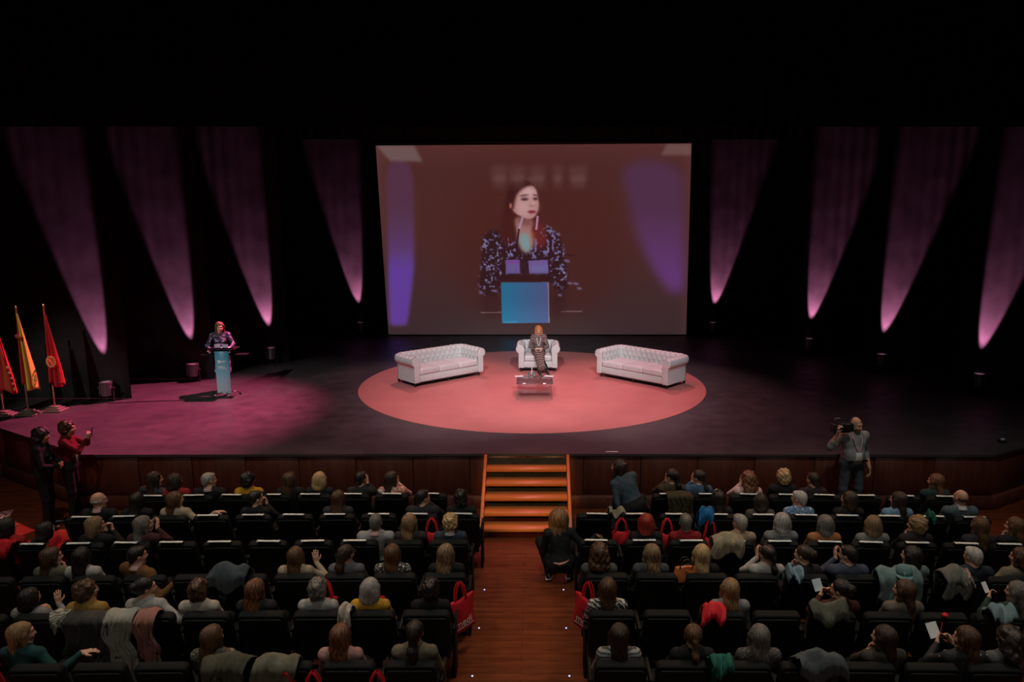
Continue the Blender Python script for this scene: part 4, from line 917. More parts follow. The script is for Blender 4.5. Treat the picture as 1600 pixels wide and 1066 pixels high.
# ================================================================ auditorium seats
ROWY = [10.70, 9.93, 9.07, 8.16, 7.32, 6.40]
ORD = ['first', 'second', 'third', 'fourth', 'fifth', 'sixth', 'seventh', 'eighth', 'ninth', 'tenth', 'eleventh', 'twelfth', 'thirteenth']
def rowy(r, x): return ROWY[r-1] - 0.003*x*x
def rowrot(x): return math.atan(-0.006*x)
def make_seat():
    root = thing('auditorium_seat', 'seat', 'seat')
    # origin: floor, under the rear upper edge of the backrest
    Mr = Matrix.Translation((0, 0.29, 0.34)) @ Matrix.Rotation(R(17), 4, 'X')
    def rounded(w_, z0, z1, r, n=5):
        pts = [(-w_, z0), (w_, z0)]
        pts += [(w_-r+r*math.cos(a), z1-r+r*math.sin(a)) for a in [PI/2*i/n for i in range(n+1)]]
        pts += [(-w_+r-r*math.sin(a), z1-r+r*math.cos(a)) for a in [PI/2*i/n for i in range(n+1)]]
        return pts
    def slab(pts, y0, y1):
        n = len(pts); m = MB()
        return m.add([Mr @ Vector((x, y0, z)) for x, z in pts] + [Mr @ Vector((x, y1, z)) for x, z in pts], [tuple(range(n)), tuple(range(2*n-1, n-1, -1))] + [(i, (i+1) % n, n+(i+1) % n, n+i) for i in range(n)])
    slab(rounded(0.252, 0.02, 0.598, 0.055), -0.068, 0.030).build('backrest', M_seat, root, bevel=0.014)
    slab(rounded(0.236, -0.04, 0.565, 0.045), -0.088, -0.066).build('back_shell', M_shell, root, bevel=0.006)
    MB().box(-0.25, 0.25, 0.24, 0.72, 0.34, 0.45).build('seat_cushion', M_seat, root, bevel=0.03, seg=3)
    for s in (-1, 1):
        MB().box(s*0.2735-0.019, s*0.2735+0.019, 0.22, 0.62, 0.60, 0.64).build('armrest', M_shell, root, bevel=0.010)
        MB().box(s*0.2735-0.016, s*0.2735+0.016, 0.26, 0.52, 0.0, 0.60).build('side_panel', M_shell, root, bevel=0.006, seg=1)
    return root
proto = make_seat(); used = False
SEATS = {}
def nearest(r, x):
    return min(((abs(x-q[0]), q) for q in SEATS[r]), key=lambda t: t[0])[1]
ROWNAME = ['front row', 'second row', 'third row', 'fourth row', 'fifth row', 'sixth row']
for r, (xl, nl, xr, nr) in enumerate([(-1.453, 8, 1.599, 9), (-0.898, 10, 0.997, 10), (-0.977, 11, 0.99, 11), (-0.922, 10, 1.022, 9), (-1.016, 9, 0.999, 8), (-1.036, 7, 0.991, 7)], 1):
    SEATS[r] = []
    for side, x0, n in ((-1, xl, nl), (1, xr, nr)):
        for k in range(n):
            x = x0 + side*0.594*k; t_ = proto if not used else copy_tree(proto); used = True
            t_.location = (x, rowy(r, x), 0); t_.rotation_euler = (0, 0, rowrot(x))
            where = '%s of the %s block' % (ROWNAME[r-1], 'left' if side < 0 else 'right')
            tag(t_, 'black auditorium seat in the %s, %s from the aisle' % (where, ORD[k]), 'seat', 'black auditorium seats')
            SEATS[r].append((x, side, k, where))
# reserved sheets on the seat tops of the first three rows
def sheet_mesh(seed):
    q = random.Random(seed); P = []
    prof = [(0.128, 0.80), (0.118, 0.895), (0.105, 0.925), (0.085, 0.938), (0.060, 0.943), (0.040, 0.942)]
    for i in range(9):
        u = (i/8-0.5)*0.30; row = []
        for j, (y, zz) in enumerate(prof): row.append((u + q.uniform(-.001, .001), y + 0.014*(u*q.choice((-1, 1))/0.15)*0.4, zz + (0.006+0.012*abs(u))*(j in (3, 4)) ))
        P.append(row)
    me = MB().grid(P).mesh('sheet', sm=True); return me
SHM = [sheet_mesh(i) for i in range(3)]
SKIP = {(3, -1, 0), (3, -1, 1), (2, -1, 7), (1, 1, 0)}
for r in (1, 2, 3):
    for x, side, k, where in SEATS[r]:
        if (r, side, k) in SKIP: continue
        jx = rnd.uniform(-0.04, 0.04); o = link('paper_sheet', SHM[(k+r) % 3], M_paper); sd = o.modifiers.new('thick', 'SOLIDIFY'); sd.thickness = 0.0015
        o.location = (x+jx, rowy(r, x), 0); o.rotation_euler = (0, 0, rowrot(x)+rnd.uniform(-0.05, 0.05))
        tag(o, 'white sheet over the seat top, %s from the aisle, %s' % (ORD[k], where), 'paper', 'reserved sheets on the seat tops')

# ================================================================ the audience
LAP = {}
def aud(r, x, hair, hcol, top, label, yaw=0, pose='lap', man=0, skin=0, bottom=BLK, scale=1.0, lean=-0.17, up=0.0, dy=0.0, roll=0.0, fine=0, **kw):
    key = dict(mode='sit', yaw=yaw, man=man, lean=lean)
    if roll: key['roll'] = roll
    if pose == 'clap': key.update(arm_l='clap', arm_r='clap', res=0.009)
    elif pose == 'chinr': key.update(arm_r='chin', res=0.010)
    elif pose == 'chinl': key.update(arm_l='chin', res=0.010)
    elif pose == 'outr': key.update(arm_r='out', res=0.010)
    elif pose == 'outl': key.update(arm_l='out', res=0.010)
    elif pose == 'raiser': key.update(arm_r='raise', res=0.009)
    elif pose == 'raisel': key.update(arm_l='raise', res=0.009)
    elif pose == 'write': key.update(arm_l='write', arm_r='write', res=0.010)
    elif pose == 'phone': key.update(arm_l='phone', arm_r='phone', res=0.010)
    elif pose == 'hold': key.update(arm_l='write', arm_r='lap', res=0.010)
    key.update(kw)
    y = rowy(r, x) + 0.315 + dy
    o, Hc, HR, Sp = person((x, y, up-0.015), rowrot(x), key, hair, HC[hcol], top, label, bottom, skin, 'seated audience', scale*0.975)
    return o, Hc, HR, Sp
W_ = lambda o, p: Matrix.Translation(o.location) @ Matrix.Rotation(o.rotation_euler[2], 4, 'Z') @ (Vector(p)*o.scale[0])
pinkc = plain('pink_shirt_collar', (0.55, 0.33, 0.34), 0.7); whitec = plain('white_shirt_collar', (0.6, 0.6, 0.58), 0.7)
GRY = (0.20, 0.205, 0.20); LGR = (0.34, 0.345, 0.33); BEI = (0.33, 0.28, 0.20); OLV = (0.10, 0.095, 0.065)
# ---- front row, left block
aud(1, -5.766, 'wavy', 'dark', pattern('black_white_dots', BLK, (0.45, 0.45, 0.45), 55, 0.16, 'dots'), 'woman with long dark hair and black dotted top leaning right in the front row', -55, roll=0.14, up=0.03)
aud(1, -5.381, 'bob', 'dark', (0.25, 0.02, 0.025), 'dark-haired person with a red garment in the front row, beside the grey-haired man', -25)
o, Hc, HR, Sp = aud(1, -4.868, 'short', 'grey', BLK, 'grey-haired man in a dark suit with a pink collar in the front row', -50, man=1); collar(o, Hc, pinkc)
aud(1, -4.265, 'curly', 'black', (0.45, 0.24, 0.02), 'person with black curly hair in a mustard-yellow top in the front row', -25)
aud(1, -3.631, 'long', 'brown', BLK, 'woman with long brown hair in black, left of the blonde in the front row', -25)
aud(1, -3.181, 'bob', 'blond', BLK, 'blonde woman with a shoulder-length bob in the front row of the left block', 0)
aud(1, -2.543, 'short', 'black', (0.02, 0.024, 0.026), 'person with short black hair and dark top clapping in the front row', -25, 'clap')
aud(1, -2.061, 'long', 'dark', pattern('pink_floral', (0.42, 0.20, 0.16), (0.75, 0.6, 0.55), 18, 0.55), 'long-haired woman in a pink floral top clapping in the front row', -55, 'clap')
# ---- front row, right block
aud(1, 2.262, 'longtail', 'black', (0.055, 0.042, 0.025), 'dark-haired person in a brown coat clapping, next to the bending woman', 50, 'clap', up=0.04)
aud(1, 2.676, 'ponytail', 'dark', (0.05, 0.10, 0.17), 'person with tied-back dark hair in denim blue clapping in the front row', 50, 'clap', up=0.03)
aud(1, 3.441, 'bigcurly', 'auburn', (0.50, 0.36, 0.36), 'person with a big mass of reddish-brown hair clapping in the front row', 25, 'clap')
aud(1, 3.979, 'curly', 'blond', BLK, 'person with short tousled blond hair in black in the front row', 0, up=0.05)
aud(1, 4.437, 'short', 'dark', (0.03, 0.02, 0.02), 'shadowy dark-haired person right of the tousled blond one in the front row', 25)
aud(1, 6.293, 'long', 'auburn', (0.02, 0.05, 0.045), 'auburn-haired woman at the right end of the front row', 50)
# ---- second row
o, Hc, HR, Sp = aud(2, -6.094, 'bald', 'grey', BLK, 'bald man in a dark suit with glasses at the left end of the second row', -50, man=1); collar(o, Hc, pinkc); glasses(o, Hc, HR)
aud(2, -5.556, 'long', 'black', BLK, 'black-haired person right of the bald man in the second row', 0)
aud(2, -5.015, 'long', 'chestnut', BEI, 'woman with a brown bob in a beige sweater, arm over the next seat', -50, 'outr')
o, Hc, HR, Sp = aud(2, -3.872, 'short', 'black', BLK, 'dark-haired person photographing with a phone in the second row', -50, 'phone')
phone(W_(o, (Sp['l']+Sp['r'])/2 + V3(0, 0.07, 0.02)), (0, 0, 0), 'phone held up by the dark-haired person in the second row')
aud(2, -2.693, 'long', 'brown', (0.03, 0.03, 0.032), 'woman with long straight brown hair alone in the middle of the second row', 0)
aud(2, -1.47, 'short', 'black', (0.022, 0.024, 0.026), 'short-haired man in dark clothes clapping in the second row', -50, 'clap', man=1)
aud(2, -0.917, 'curly', 'black', BLK, 'dark curly-haired person at the aisle end of the second row, left block', 0)
o, Hc, HR, Sp = aud(2, 2.787, 'long', 'black', (0.015, 0.016, 0.018), 'long black-haired woman with a headband in the second row', 25)
hb = MB().tube([(0.092*math.sin(a), 0.02, 0.034+0.100*math.cos(a)) for a in [R(-80+16*k) for k in range(11)]], 0.006, 6).build('headband', M_metal, o); hb.matrix_local = Matrix.Translation(Hc) @ HR.to_4x4()
aud(2, 3.409, 'bob', 'dark', (0.07, 0.065, 0.06), 'dark-haired person in a grey-brown top below the big reddish hair', 0, scale=0.96)
o, Hc, HR, Sp = aud(2, 3.957, 'short', 'silver', pattern('blue_white_scarf', (0.06, 0.16, 0.30), (0.6, 0.65, 0.7), 40, 0.56), 'person with cropped grey hair, glasses and a blue patterned scarf', 50); glasses(o, Hc, HR)
aud(2, 4.666, 'bob', 'dark', BLK, 'woman with a dark bob turning left below the camera operator', 50)
aud(2, 5.362, 'long', 'dark', (0.13, 0.24, 0.36), 'dark long-haired woman in a light-blue top in the second row', 50)
o, Hc, HR, Sp = aud(2, 6.242, 'bald', 'brown', (0.07, 0.10, 0.12), 'balding man in a blue-grey sweater at the right end of the second row', 25, man=1, up=0.04); collar(o, Hc, whitec)
# ---- third row
aud(3, -6.783, 'bob', 'black', (0.30, 0.015, 0.02), 'black-haired person in red at the left edge of the third row', -25)
aud(3, -6.292, 'bob', 'black', BLK, 'shadowed black-haired person behind the standing onlookers, third row', -25, scale=0.95)
o, Hc, HR, Sp = aud(3, -5.643, 'bob', 'dirty', BLK, 'woman with a dark-blond bob in black using a lit phone in the third row', -50, 'phone')
phone(W_(o, V3(-0.20, 0.22, 0.72)), (R(-50), 0, R(-20)), 'phone with a bright blue screen beside the dark-blond woman', emit('blue_display', srgb(40, 110, 220), 1.0))
aud(3, -5.022, 'long', 'dgrey', (0.05, 0.02, 0.022), 'grey-brown long-haired woman in burgundy raising a hand in the third row', -50, 'clap')
o, Hc, HR, Sp = aud(3, -1.966, 'short', 'dgrey', (0.26, 0.275, 0.28), 'grey-haired man in a light-grey sweater with pink collar in the third row', 0, man=1); collar(o, Hc, pinkc)
aud(3, -1.508, 'long', 'honey', (0.03, 0.028, 0.026), 'woman with long honey-blond hair between the grey-haired man and the curly blonde', -25)
o, Hc, HR, Sp = aud(3, -0.974, 'curly', 'blond', (0.035, 0.05, 0.07), 'person with short curly blond hair in a navy jacket at the aisle, third row', 0); collar(o, Hc, whitec)
aud(3, 1.633, 'bob', 'red', BLK, 'woman with bright dyed-red hair in the third row of the right block', 0)
aud(3, 2.159, 'short', 'dgrey', (0.20, 0.012, 0.018), 'short grey-haired person in a maroon sweater in the third row', 0)
aud(3, 2.877, 'short', 'grey', (0.30, 0.24, 0.17), 'grey-haired person with a beige scarf in the third row', 25)
o, Hc, HR, Sp = aud(3, 3.425, 'bob', 'grey', (0.16, 0.17, 0.175), 'grey-haired person in a grey sweater with a white collar, third row', 25, scale=1.02); collar(o, Hc, whitec)
aud(3, 3.996, 'bob', 'dgrey', (0.30, 0.13, 0.06), 'woman with a grey-brown bob and tan top in the third row', 25)
aud(3, 4.631, 'bob', 'dirty', (0.15, 0.17, 0.15), 'light-brown-haired person in a grey-green hoodie in the third row', 0)
aud(3, 5.197, 'curly', 'honey', (0.02, 0.018, 0.018), 'golden curly-haired person with a red cuff in the third row', 50, 'chinl')
aud(3, 6.015, 'long', 'chestnut', (0.025, 0.025, 0.03), 'chestnut long-haired woman behind the balding man, third row', 25)
aud(3, 6.467, 'long', 'chestnut', BLK, 'brown-haired woman with a hand at her face at the right edge of the third row', 50, 'chinl')
# ---- fourth row
aud(4, -5.635, 'long', 'brown', OLV, 'long-haired brunette with her hand at her chin in the fourth row', -50, 'chinr')
aud(4, -5.283, 'long', 'black', LGR, 'black long-haired person in a pale-grey top in the fourth row', 0)
o, Hc, HR, Sp = aud(4, -4.627, 'short', 'black', (0.13, 0.065, 0.022), 'dark-haired man in a brown jacket gesturing right in the fourth row', -50, 'outr', man=1, twist=-0.35); collar(o, Hc, pinkc)
aud(4, -2.738, 'long', 'chestnut', BEI, 'chestnut-haired woman in a beige top with one hand up in the fourth row', 0, 'raiser', scale=0.98)
o, Hc, HR, Sp = aud(4, -2.124, 'longtail', 'dark', (0.10, 0.11, 0.12), 'dark-haired woman with hair clipped back and glasses in the fourth row', -25); glasses(o, Hc, HR)
aud(4, -1.57, 'long', 'chestnut', pattern('black_white_check', (0.02, 0.02, 0.02), (0.55, 0.55, 0.52), 38, 0.55), 'chestnut-haired woman in a black-and-white top in the fourth row', 0)
aud(4, -0.914, 'wavy', 'dirty', BLK, 'woman with long wavy light-brown hair at the aisle, fourth row left block', -25)
aud(4, 0.939, 'bigcurly', 'brown', (0.07, 0.08, 0.075), 'woman with thick curly brown hair at the aisle, fourth row right block', 0)
aud(4, 1.564, 'wavy', 'dirty', (0.055, 0.065, 0.065), 'woman with wavy grey-brown hair second from the aisle, fourth row', 25)
aud(4, 2.172, 'long', 'blond', BLK, 'woman with long blond hair beside the orange handbag', 0)
aud(4, 2.963, 'ponytail', 'black', LGR, 'dark-haired person in a pale-grey top clapping in the fourth row', 25, 'clap')
aud(4, 3.399, 'bun', 'dark', (0.03, 0.03, 0.032), 'dark-haired woman looking left with a hand at her mouth, fourth row', 50, 'chinl')
aud(4, 3.933, 'short', 'black', (0.05, 0.062, 0.095), 'dark-haired man in a navy jacket with hands forward, fourth row', 50, 'clap', man=1)
aud(4, 4.684, 'bob', 'black', (0.13, 0.19, 0.19), 'person with a glossy black bob in a teal-grey top, fourth row', 50)
aud(4, 5.415, 'short', 'silver', (0.022, 0.028, 0.042), 'silver-haired man in a navy coat in the fourth row', 25, man=1)
aud(4, 5.969, 'bob', 'brown', (0.16, 0.14, 0.10), 'brown-haired person at the right edge of the fourth row', 50, 'outl')
# ---- fifth row
aud(5, -5.347, 'bob', 'black', GRY, 'dark-haired person in grey with a hand raised beside the head, fifth row', -25, 'raiser', scale=0.94)
o, Hc, HR, Sp = aud(5, -4.734, 'curly', 'brown', (0.30, 0.19, 0.05), 'woman with short brown hair, glasses and mustard top in the fifth row', -50, 'outl'); glasses(o, Hc, HR)
aud(5, -4.096, 'bun', 'black', (0.33, 0.34, 0.335), 'black-haired woman in a pale-grey sweatshirt with a beige jacket on her seat', -55, 'outr', up=0.03)
aud(5, -3.524, 'curly', 'brown', (0.42, 0.39, 0.33), 'short brown-haired person in a cream knit top in the fifth row', 0)
aud(5, -2.9, 'wavy', 'auburn', (0.02, 0.022, 0.026), 'auburn wavy-haired woman in black in the fifth row', -25)
aud(5, -2.225, 'curly', 'dgrey', LGR, 'person with grey-brown curls in a pale top in the fifth row', 0)
aud(5, -1.652, 'bob', 'grey', (0.50, 0.28, 0.03), 'woman with a smooth grey bob in a mustard sweater in the fifth row', 0)
aud(5, -0.988, 'curly', 'black', BLK, 'dark figure in black at the aisle end of the fifth row beside the red tote', 0, scale=0.99)
aud(5, 0.961, 'long', 'brown', pattern('zebra_knit', (0.02, 0.02, 0.02), (0.50, 0.50, 0.46), 9, 0.55, 'zebra'), 'brown-haired woman in a black-and-white zebra top at the aisle', 0)
aud(5, 2.304, 'long', 'honey', (0.20, 0.21, 0.215), 'woman with long straight golden hair in grey, fifth row right block', 0)
o, Hc, HR, Sp = aud(5, 3.506, 'bun', 'black', (0.06, 0.018, 0.016), 'black-haired woman with shiny hair clips in dark maroon, holding a paper', 50, 'write')
hc = MB()
for k in range(7): hc.lathe([(0.006, 0), (0.004, 0.006)], 6, Matrix.Translation((rnd.uniform(-0.05, 0.05), -0.12-rnd.uniform(0, 0.03), rnd.uniform(-0.02, 0.09))) @ Matrix.Rotation(PI/2, 4, 'X'))
hcl = hc.build('hair_clips', M_chrome, o); hcl.matrix_local = Matrix.Translation(Hc) @ HR.to_4x4()
def held_paper(o, Sp, label, nm='l', tint=M_paper, w_=0.09, h_=0.13):
    p = W_(o, Sp[nm] + V3(0, 0.07, 0.08)); q = MB().box(-w_, w_, -0.002, 0.002, -h_/2, h_).build('paper_sheet', tint, loc=p, rot=(R(-35), 0, R(20))); tag(q, label, 'paper')
held_paper(o, Sp, 'crumpled pale-blue paper held by the woman with shiny hair clips', 'l', plain('pale_blue_paper', (0.45, 0.55, 0.60), 0.8), 0.06, 0.09)
aud(5, 4.196, 'long', 'brown', (0.14, 0.12, 0.09), 'brown long-haired woman looking left in the fifth row of the right block', 50)
o, Hc, HR, Sp = aud(5, 5.407, 'long', 'dgrey', (0.02, 0.045, 0.035), 'grey-blond long-haired woman at the right edge of the fifth row', 50, 'hold'); held_paper(o, Sp, 'white card held by the grey-blond woman at the right edge', 'l', M_paper, 0.035, 0.08)
# ---- sixth row
aud(6, -4.858, 'long', 'honey', (0.012, 0.05, 0.050), 'light-brown-haired woman in dark teal in the bottom left corner', -55, 'outr', lean=-0.02)
aud(6, -2.976, 'long', 'chestnut', pattern('olive_pattern_scarf', (0.06, 0.055, 0.04), (0.22, 0.20, 0.15), 34, 0.55), 'chestnut-haired woman with a mottled olive scarf in the sixth row', -25)
aud(6, -1.739, 'wavy', 'auburn', (0.38, 0.22, 0.20), 'woman with long auburn hair in a pink top in the sixth row', 0)
aud(6, -1.012, 'longtail', 'black', (0.15, 0.135, 0.095), 'woman with a long black ponytail in an olive sweater at the aisle, sixth row', 0, scale=1.03)
aud(6, 0.987, 'long', 'dark', pattern('grey_white_stripes', (0.30, 0.31, 0.31), (0.06, 0.06, 0.06), 9, 0.62, 'stripe'), 'dark long-haired woman in a pale striped top at the aisle, sixth row', 0)
aud(6, 1.709, 'ponytail', 'chestnut', BLK, 'woman with a brown ponytail in a black top in the sixth row', 0)
aud(6, 2.353, 'long', 'dgrey', pattern('dark_sequins', (0.05, 0.045, 0.04), (0.24, 0.22, 0.19), 60, 0.58), 'grey-brown long-haired woman in a dark sequinned top in the sixth row', 0)
aud(6, 3.587, 'long', 'dark', (0.05, 0.045, 0.035), 'dark-haired woman leaning left with a hand at her face, sixth row', 50, 'chinl', roll=-0.05)
o, Hc, HR, Sp = aud(6, 4.345, 'wavy', 'brown', pattern('black_white_spots', BLK, (0.6, 0.6, 0.55), 16, 0.14, 'dots'), 'wavy-haired woman in a black top with white dots writing on paper', 50, 'write'); held_paper(o, Sp, 'white notepaper held by the woman in the dotted top', 'l', M_paper, 0.07, 0.10)
tag(MB().tube([(0, 0, 0), (0.01, 0.0, 0.13)], 0.005, 7).build('pen', plain('pink_pen', (0.7, 0.05, 0.15), 0.4), loc=W_(o, Sp['l'] + V3(0.05, 0.04, 0.08))), 'pink pen in the hand of the woman in the dotted top', 'pen')
aud(6, 4.758, 'bigcurly', 'dark', (0.10, 0.10, 0.10), 'person with dark curly hair in the bottom right corner', 25)

# ================================================================ coats, bags and small things on the seats
def coat(r, x, mat, label, w_=0.46, back=0.45, frontl=0.25, seed=0, lump=0.05, cat='coat', name='coat', sag=0.0):
    q = random.Random(seed); nu, nv = 26, 30; P = []; ph = [q.uniform(0, 6) for _ in range(6)]; L = frontl+0.14+back
    for i in range(nu+1):
        u = i/nu; row = []
        for j in range(nv+1):
            s_ = j/nv*L
            if s_ < frontl: y, zz = 0.125+0.05*(frontl-s_), 0.925-(frontl-s_)
            elif s_ < frontl+0.14:
                a = (s_-frontl)/0.14; y, zz = 0.125-0.165*a, 0.925+0.028*math.sin(PI*a)
            else: b = s_-frontl-0.14; y, zz = -0.04-0.02*min(1, b*4)+0.25*b*0.6, 0.925-b
            top = math.exp(-((s_-frontl-0.07)/0.10)**2)
            wid = w_*(1-0.18*abs(s_/L-0.45)+0.06*math.sin(s_*9+ph[0]))
            xx = (u-0.5)*wid + 0.02*math.sin(s_*11+ph[1])+0.012*math.sin(s_*23+u*5+ph[2])
            f = 0.018*math.sin(u*17+ph[3]+2*math.sin(s_*4+ph[4]))+0.010*math.sin(u*33+ph[5]+s_*7)
            zz += top*lump*0.75*(0.5+0.5*min(1, 2.6*math.sin(PI*u)))*(1+0.22*math.sin(u*9+ph[2])) - sag*abs(u-0.5)*top
            y += (-abs(f)-0.012) if s_ > frontl+0.14 else (abs(f) if s_ < frontl else f*0.3)
            if s_ > L-0.12: zz += 0.05*math.sin(u*8+ph[0])
            row.append((xx, y, zz))
        P.append(row)
    o = MB().grid(P).build(name, mat if not isinstance(mat, tuple) else cloth(mat), sm=True, loc=(x, rowy(r, x), 0), rot=(0, 0, rowrot(x)))
    sd = o.modifiers.new('thick', 'SOLIDIFY'); sd.thickness = 0.014; sd.offset = 1
    return tag(o, label, cat)
coat(4, -3.442, (0.055, 0.075, 0.085), 'blue-grey puffy coat slumped over an empty fourth-row seat', 0.50, 0.12, 0.35, 1, 0.17)
coat(5, -4.254, (0.36, 0.345, 0.285), 'beige jacket hanging down over the seat back beside the pale-grey sweatshirt', 0.30, 0.60, 0.15, 2, 0.05)
coat(5, -4.597, (0.055, 0.050, 0.045), 'dark brown coat hanging over the seat of the woman in mustard', 0.50, 0.55, 0.12, 3, 0.02)
coat(5, -3.972, plain('dusty_pink_lining', (0.30, 0.13, 0.10), 0.7), 'dusty-pink garment hanging over the seat right of the beige jacket', 0.22, 0.52, 0.12, 4, 0.05)
coat(6, -2.297, (0.15, 0.145, 0.105), 'olive-beige coat draped over a sixth-row seat', 0.40, 0.35, 0.3, 5, 0.10)
coat(6, -2.76, (0.085, 0.080, 0.055), 'dark mottled olive coat beside the chestnut-haired woman, sixth row', 0.42, 0.2, 0.3, 6, 0.12)
coat(6, 2.873, (0.075, 0.090, 0.095), 'slate-grey bundle of a coat on an empty sixth-row seat, right block', 0.48, 0.08, 0.35, 7, 0.16)
coat(5, 3.319, (0.11, 0.115, 0.085), 'olive coat bunched on the seat left of the woman with hair clips', 0.45, 0.06, 0.35, 8, 0.15)
coat(4, 4.427, (0.15, 0.23, 0.235), 'pale teal jacket draped over a fourth-row seat next to the glossy black bob', 0.50, 0.22, 0.3, 9, 0.13)
coat(4, 5.077, (0.17, 0.165, 0.14), 'grey-brown scarf and coat piled on the seat left of the silver-haired man', 0.30, 0.18, 0.3, 10, 0.16)
coat(4, 5.197, pattern('plaid_scarf', (0.22, 0.10, 0.09), (0.5, 0.45, 0.4), 30, 0.5), 'pinkish checked scarf over the seat beside the silver-haired man', 0.16, 0.04, 0.2, 11, 0.07)
coat(3, 2.649, (0.30, 0.25, 0.17), 'beige fur-trimmed coat over the seat left of the beige-scarf wearer', 0.42, 0.14, 0.3, 12, 0.12)
coat(5, -4.898, pattern('cream_stripe_knit', (0.35, 0.34, 0.28), (0.12, 0.12, 0.09), 14, 0.6, 'stripe'), 'striped cream knit over the seat left of the woman in mustard', 0.16, 0.10, 0.2, 13, 0.05)
coat(5, 5.107, (0.16, 0.25, 0.27), 'light teal garment on the seat left of the grey-blond woman', 0.30, 0.03, 0.3, 14, 0.12)
coat(5, -1.855, (0.40, 0.37, 0.31), 'cream canvas bag hanging between the curly-haired person and the grey bob', 0.14, 0.10, 0.3, 15, 0.10, 'bag', 'canvas_bag')
coat(1, 2.341, (0.050, 0.040, 0.022), 'brown coat hanging over the front-row seat of the clapping person', 0.40, 0.30, 0.15, 16, 0.03)
coat(2, 2.566, (0.015, 0.12, 0.30), 'bright blue garment on a second-row seat below the denim-blue person', 0.20, 0.08, 0.3, 17, 0.12)
coat(2, 1.297, (0.22, 0.21, 0.16), 'small olive-beige bundle on the second-row seat behind the crouching woman', 0.24, 0.0, 0.2, 18, 0.06)
coat(3, -6.03, (0.40, 0.012, 0.02), 'red jacket over the third-row seat by the lit blue phone', 0.20, 0.04, 0.3, 19, 0.09)
coat(3, -6.701, (0.38, 0.012, 0.02), 'red scarf hanging over the third-row seat at the left edge', 0.30, 0.08, 0.3, 20, 0.06)
coat(6, 1.92, (0.02, 0.13, 0.10), 'emerald-green garment beside the woman in the sequinned top', 0.24, 0.05, 0.3, 21, 0.08)
coat(4, 3.231, (0.17, 0.26, 0.31), 'pale-blue garment between the two dark-haired women, fourth row', 0.18, 0.02, 0.3, 22, 0.10)
coat(2, 5.722, (0.012, 0.09, 0.065), 'dark green scarf on a second-row seat near the auburn-haired woman', 0.10, 0.02, 0.3, 23, 0.05)

def tote(x, y, ztop, rz, label, drop=0.28, w_=0.36, h_=0.38, text=None, tilt=0.0, mirror=False):
    root = thing('tote_bag', label, 'tote bag', (x, y, ztop), rz, 'red tote bags'); root.rotation_euler = (0, tilt, rz)
    P = []; nu, nv = 14, 12
    for side in (-1, 1):
        Q = []
        for i in range(nu+1):
            u = i/nu; row = []
            for j in range(nv+1):
                v = j/nv; bul = 0.035*math.sin(PI*u)**0.6*math.sin(PI*min(1, v*0.85+0.02))**0.5
                row.append(((u-0.5)*w_*(1-0.05*math.sin(PI*v)), side*bul + 0.006*math.sin(u*12+v*5), -drop-v*h_ + 0.012*math.sin(u*9)*(1-v)))
            Q.append(row)
        P.append(Q)
    m = MB().grid(P[0]); m.grid(P[1]); b = m.build('body', M_red, root, sm=True); sd = b.modifiers.new('thick', 'SOLIDIFY'); sd.thickness = 0.003
    for side in (-1, 1):
        pts = [(-0.08, side*0.012, -drop-0.03), (-0.075, side*0.014, -drop+0.03), (-0.05, side*0.02, -drop*0.3), (-0.012, side*0.016, -0.01), (0.0, side*0.012, 0.004), (0.012, side*0.016, -0.01), (0.05, side*0.02, -drop*0.3), (0.075, side*0.014, -drop+0.03), (0.08, side*0.012, -drop-0.03)]
        sv = []; 
        for (px, py, pz) in pts: sv.append([(px-0.016, py, pz), (px+0.016, py, pz)])
        s_ = MB().grid(sv).build('strap', M_red, root, sm=True); q = s_.modifiers.new('thick', 'SOLIDIFY'); q.thickness = 0.004
    if text:
        cu = bpy.data.curves.new('print', 'FONT'); cu.body = text; cu.size = 0.13; cu.extrude = 0.001; cu.align_x = 'CENTER'
        to = bpy.data.objects.new('tmp', cu); C.objects.link(to); me = bpy.data.meshes.new_from_object(to.evaluated_get(bpy.context.evaluated_depsgraph_get())); bpy.data.objects.remove(to)
        l = link('printed_word', me, M_paper, b); l.location = (0, -0.046, -drop-h_*0.78); l.rotation_euler = (R(90), 0, 0)
        MB().box(-0.15, 0.15, -0.047, -0.045, -drop-h_*0.84, -drop-h_*0.82).build('printed_line', M_paper, b)
    return root
def strap_bag(r, x, label, **kw):
    return tote(x, rowy(r, x)-0.055, 0.93, rowrot(x), label, **kw)
tote(-0.73, 8.04, 0.93, R(48), 'red tote bag with white lettering hanging at the aisle, left block', 0.22, 0.42, 0.42, 'medi', R(-4))
tote(0.79, 8.04, 0.93, R(-48), 'red tote bag with white lettering hanging at the aisle, right block', 0.22, 0.42, 0.42, 'medi', R(4))
strap_bag(2, 1.371, 'red tote bag on the second-row seat left of the red-haired woman', drop=0.20, w_=0.26, h_=0.2)
strap_bag(2, 2.015, 'red tote bag strap between the red-haired woman and the maroon sweater', drop=0.24, w_=0.20, h_=0.2)
strap_bag(2, 2.622, 'red tote bag strap right of the maroon sweater, second row', drop=0.30, w_=0.16, h_=0.2)
strap_bag(2, -1.304, 'red tote bag hanging between the honey-blond and the curly blond heads', drop=0.22, w_=0.20, h_=0.22)
strap_bag(4, -2.309, 'red tote bag on the fourth-row seat beside the grey-brown curls', drop=0.22, w_=0.30, h_=0.25)
strap_bag(4, -1.755, 'red tote bag on the fourth-row seat right of the grey bob', drop=0.22, w_=0.30, h_=0.25)
strap_bag(6, -1.925, 'red tote strap over the sixth-row seat left of the auburn-haired woman', drop=0.25, w_=0.25, h_=0.25)
strap_bag(6, -1.323, 'red tote strap over the sixth-row seat left of the olive sweater', drop=0.25, w_=0.25, h_=0.25)
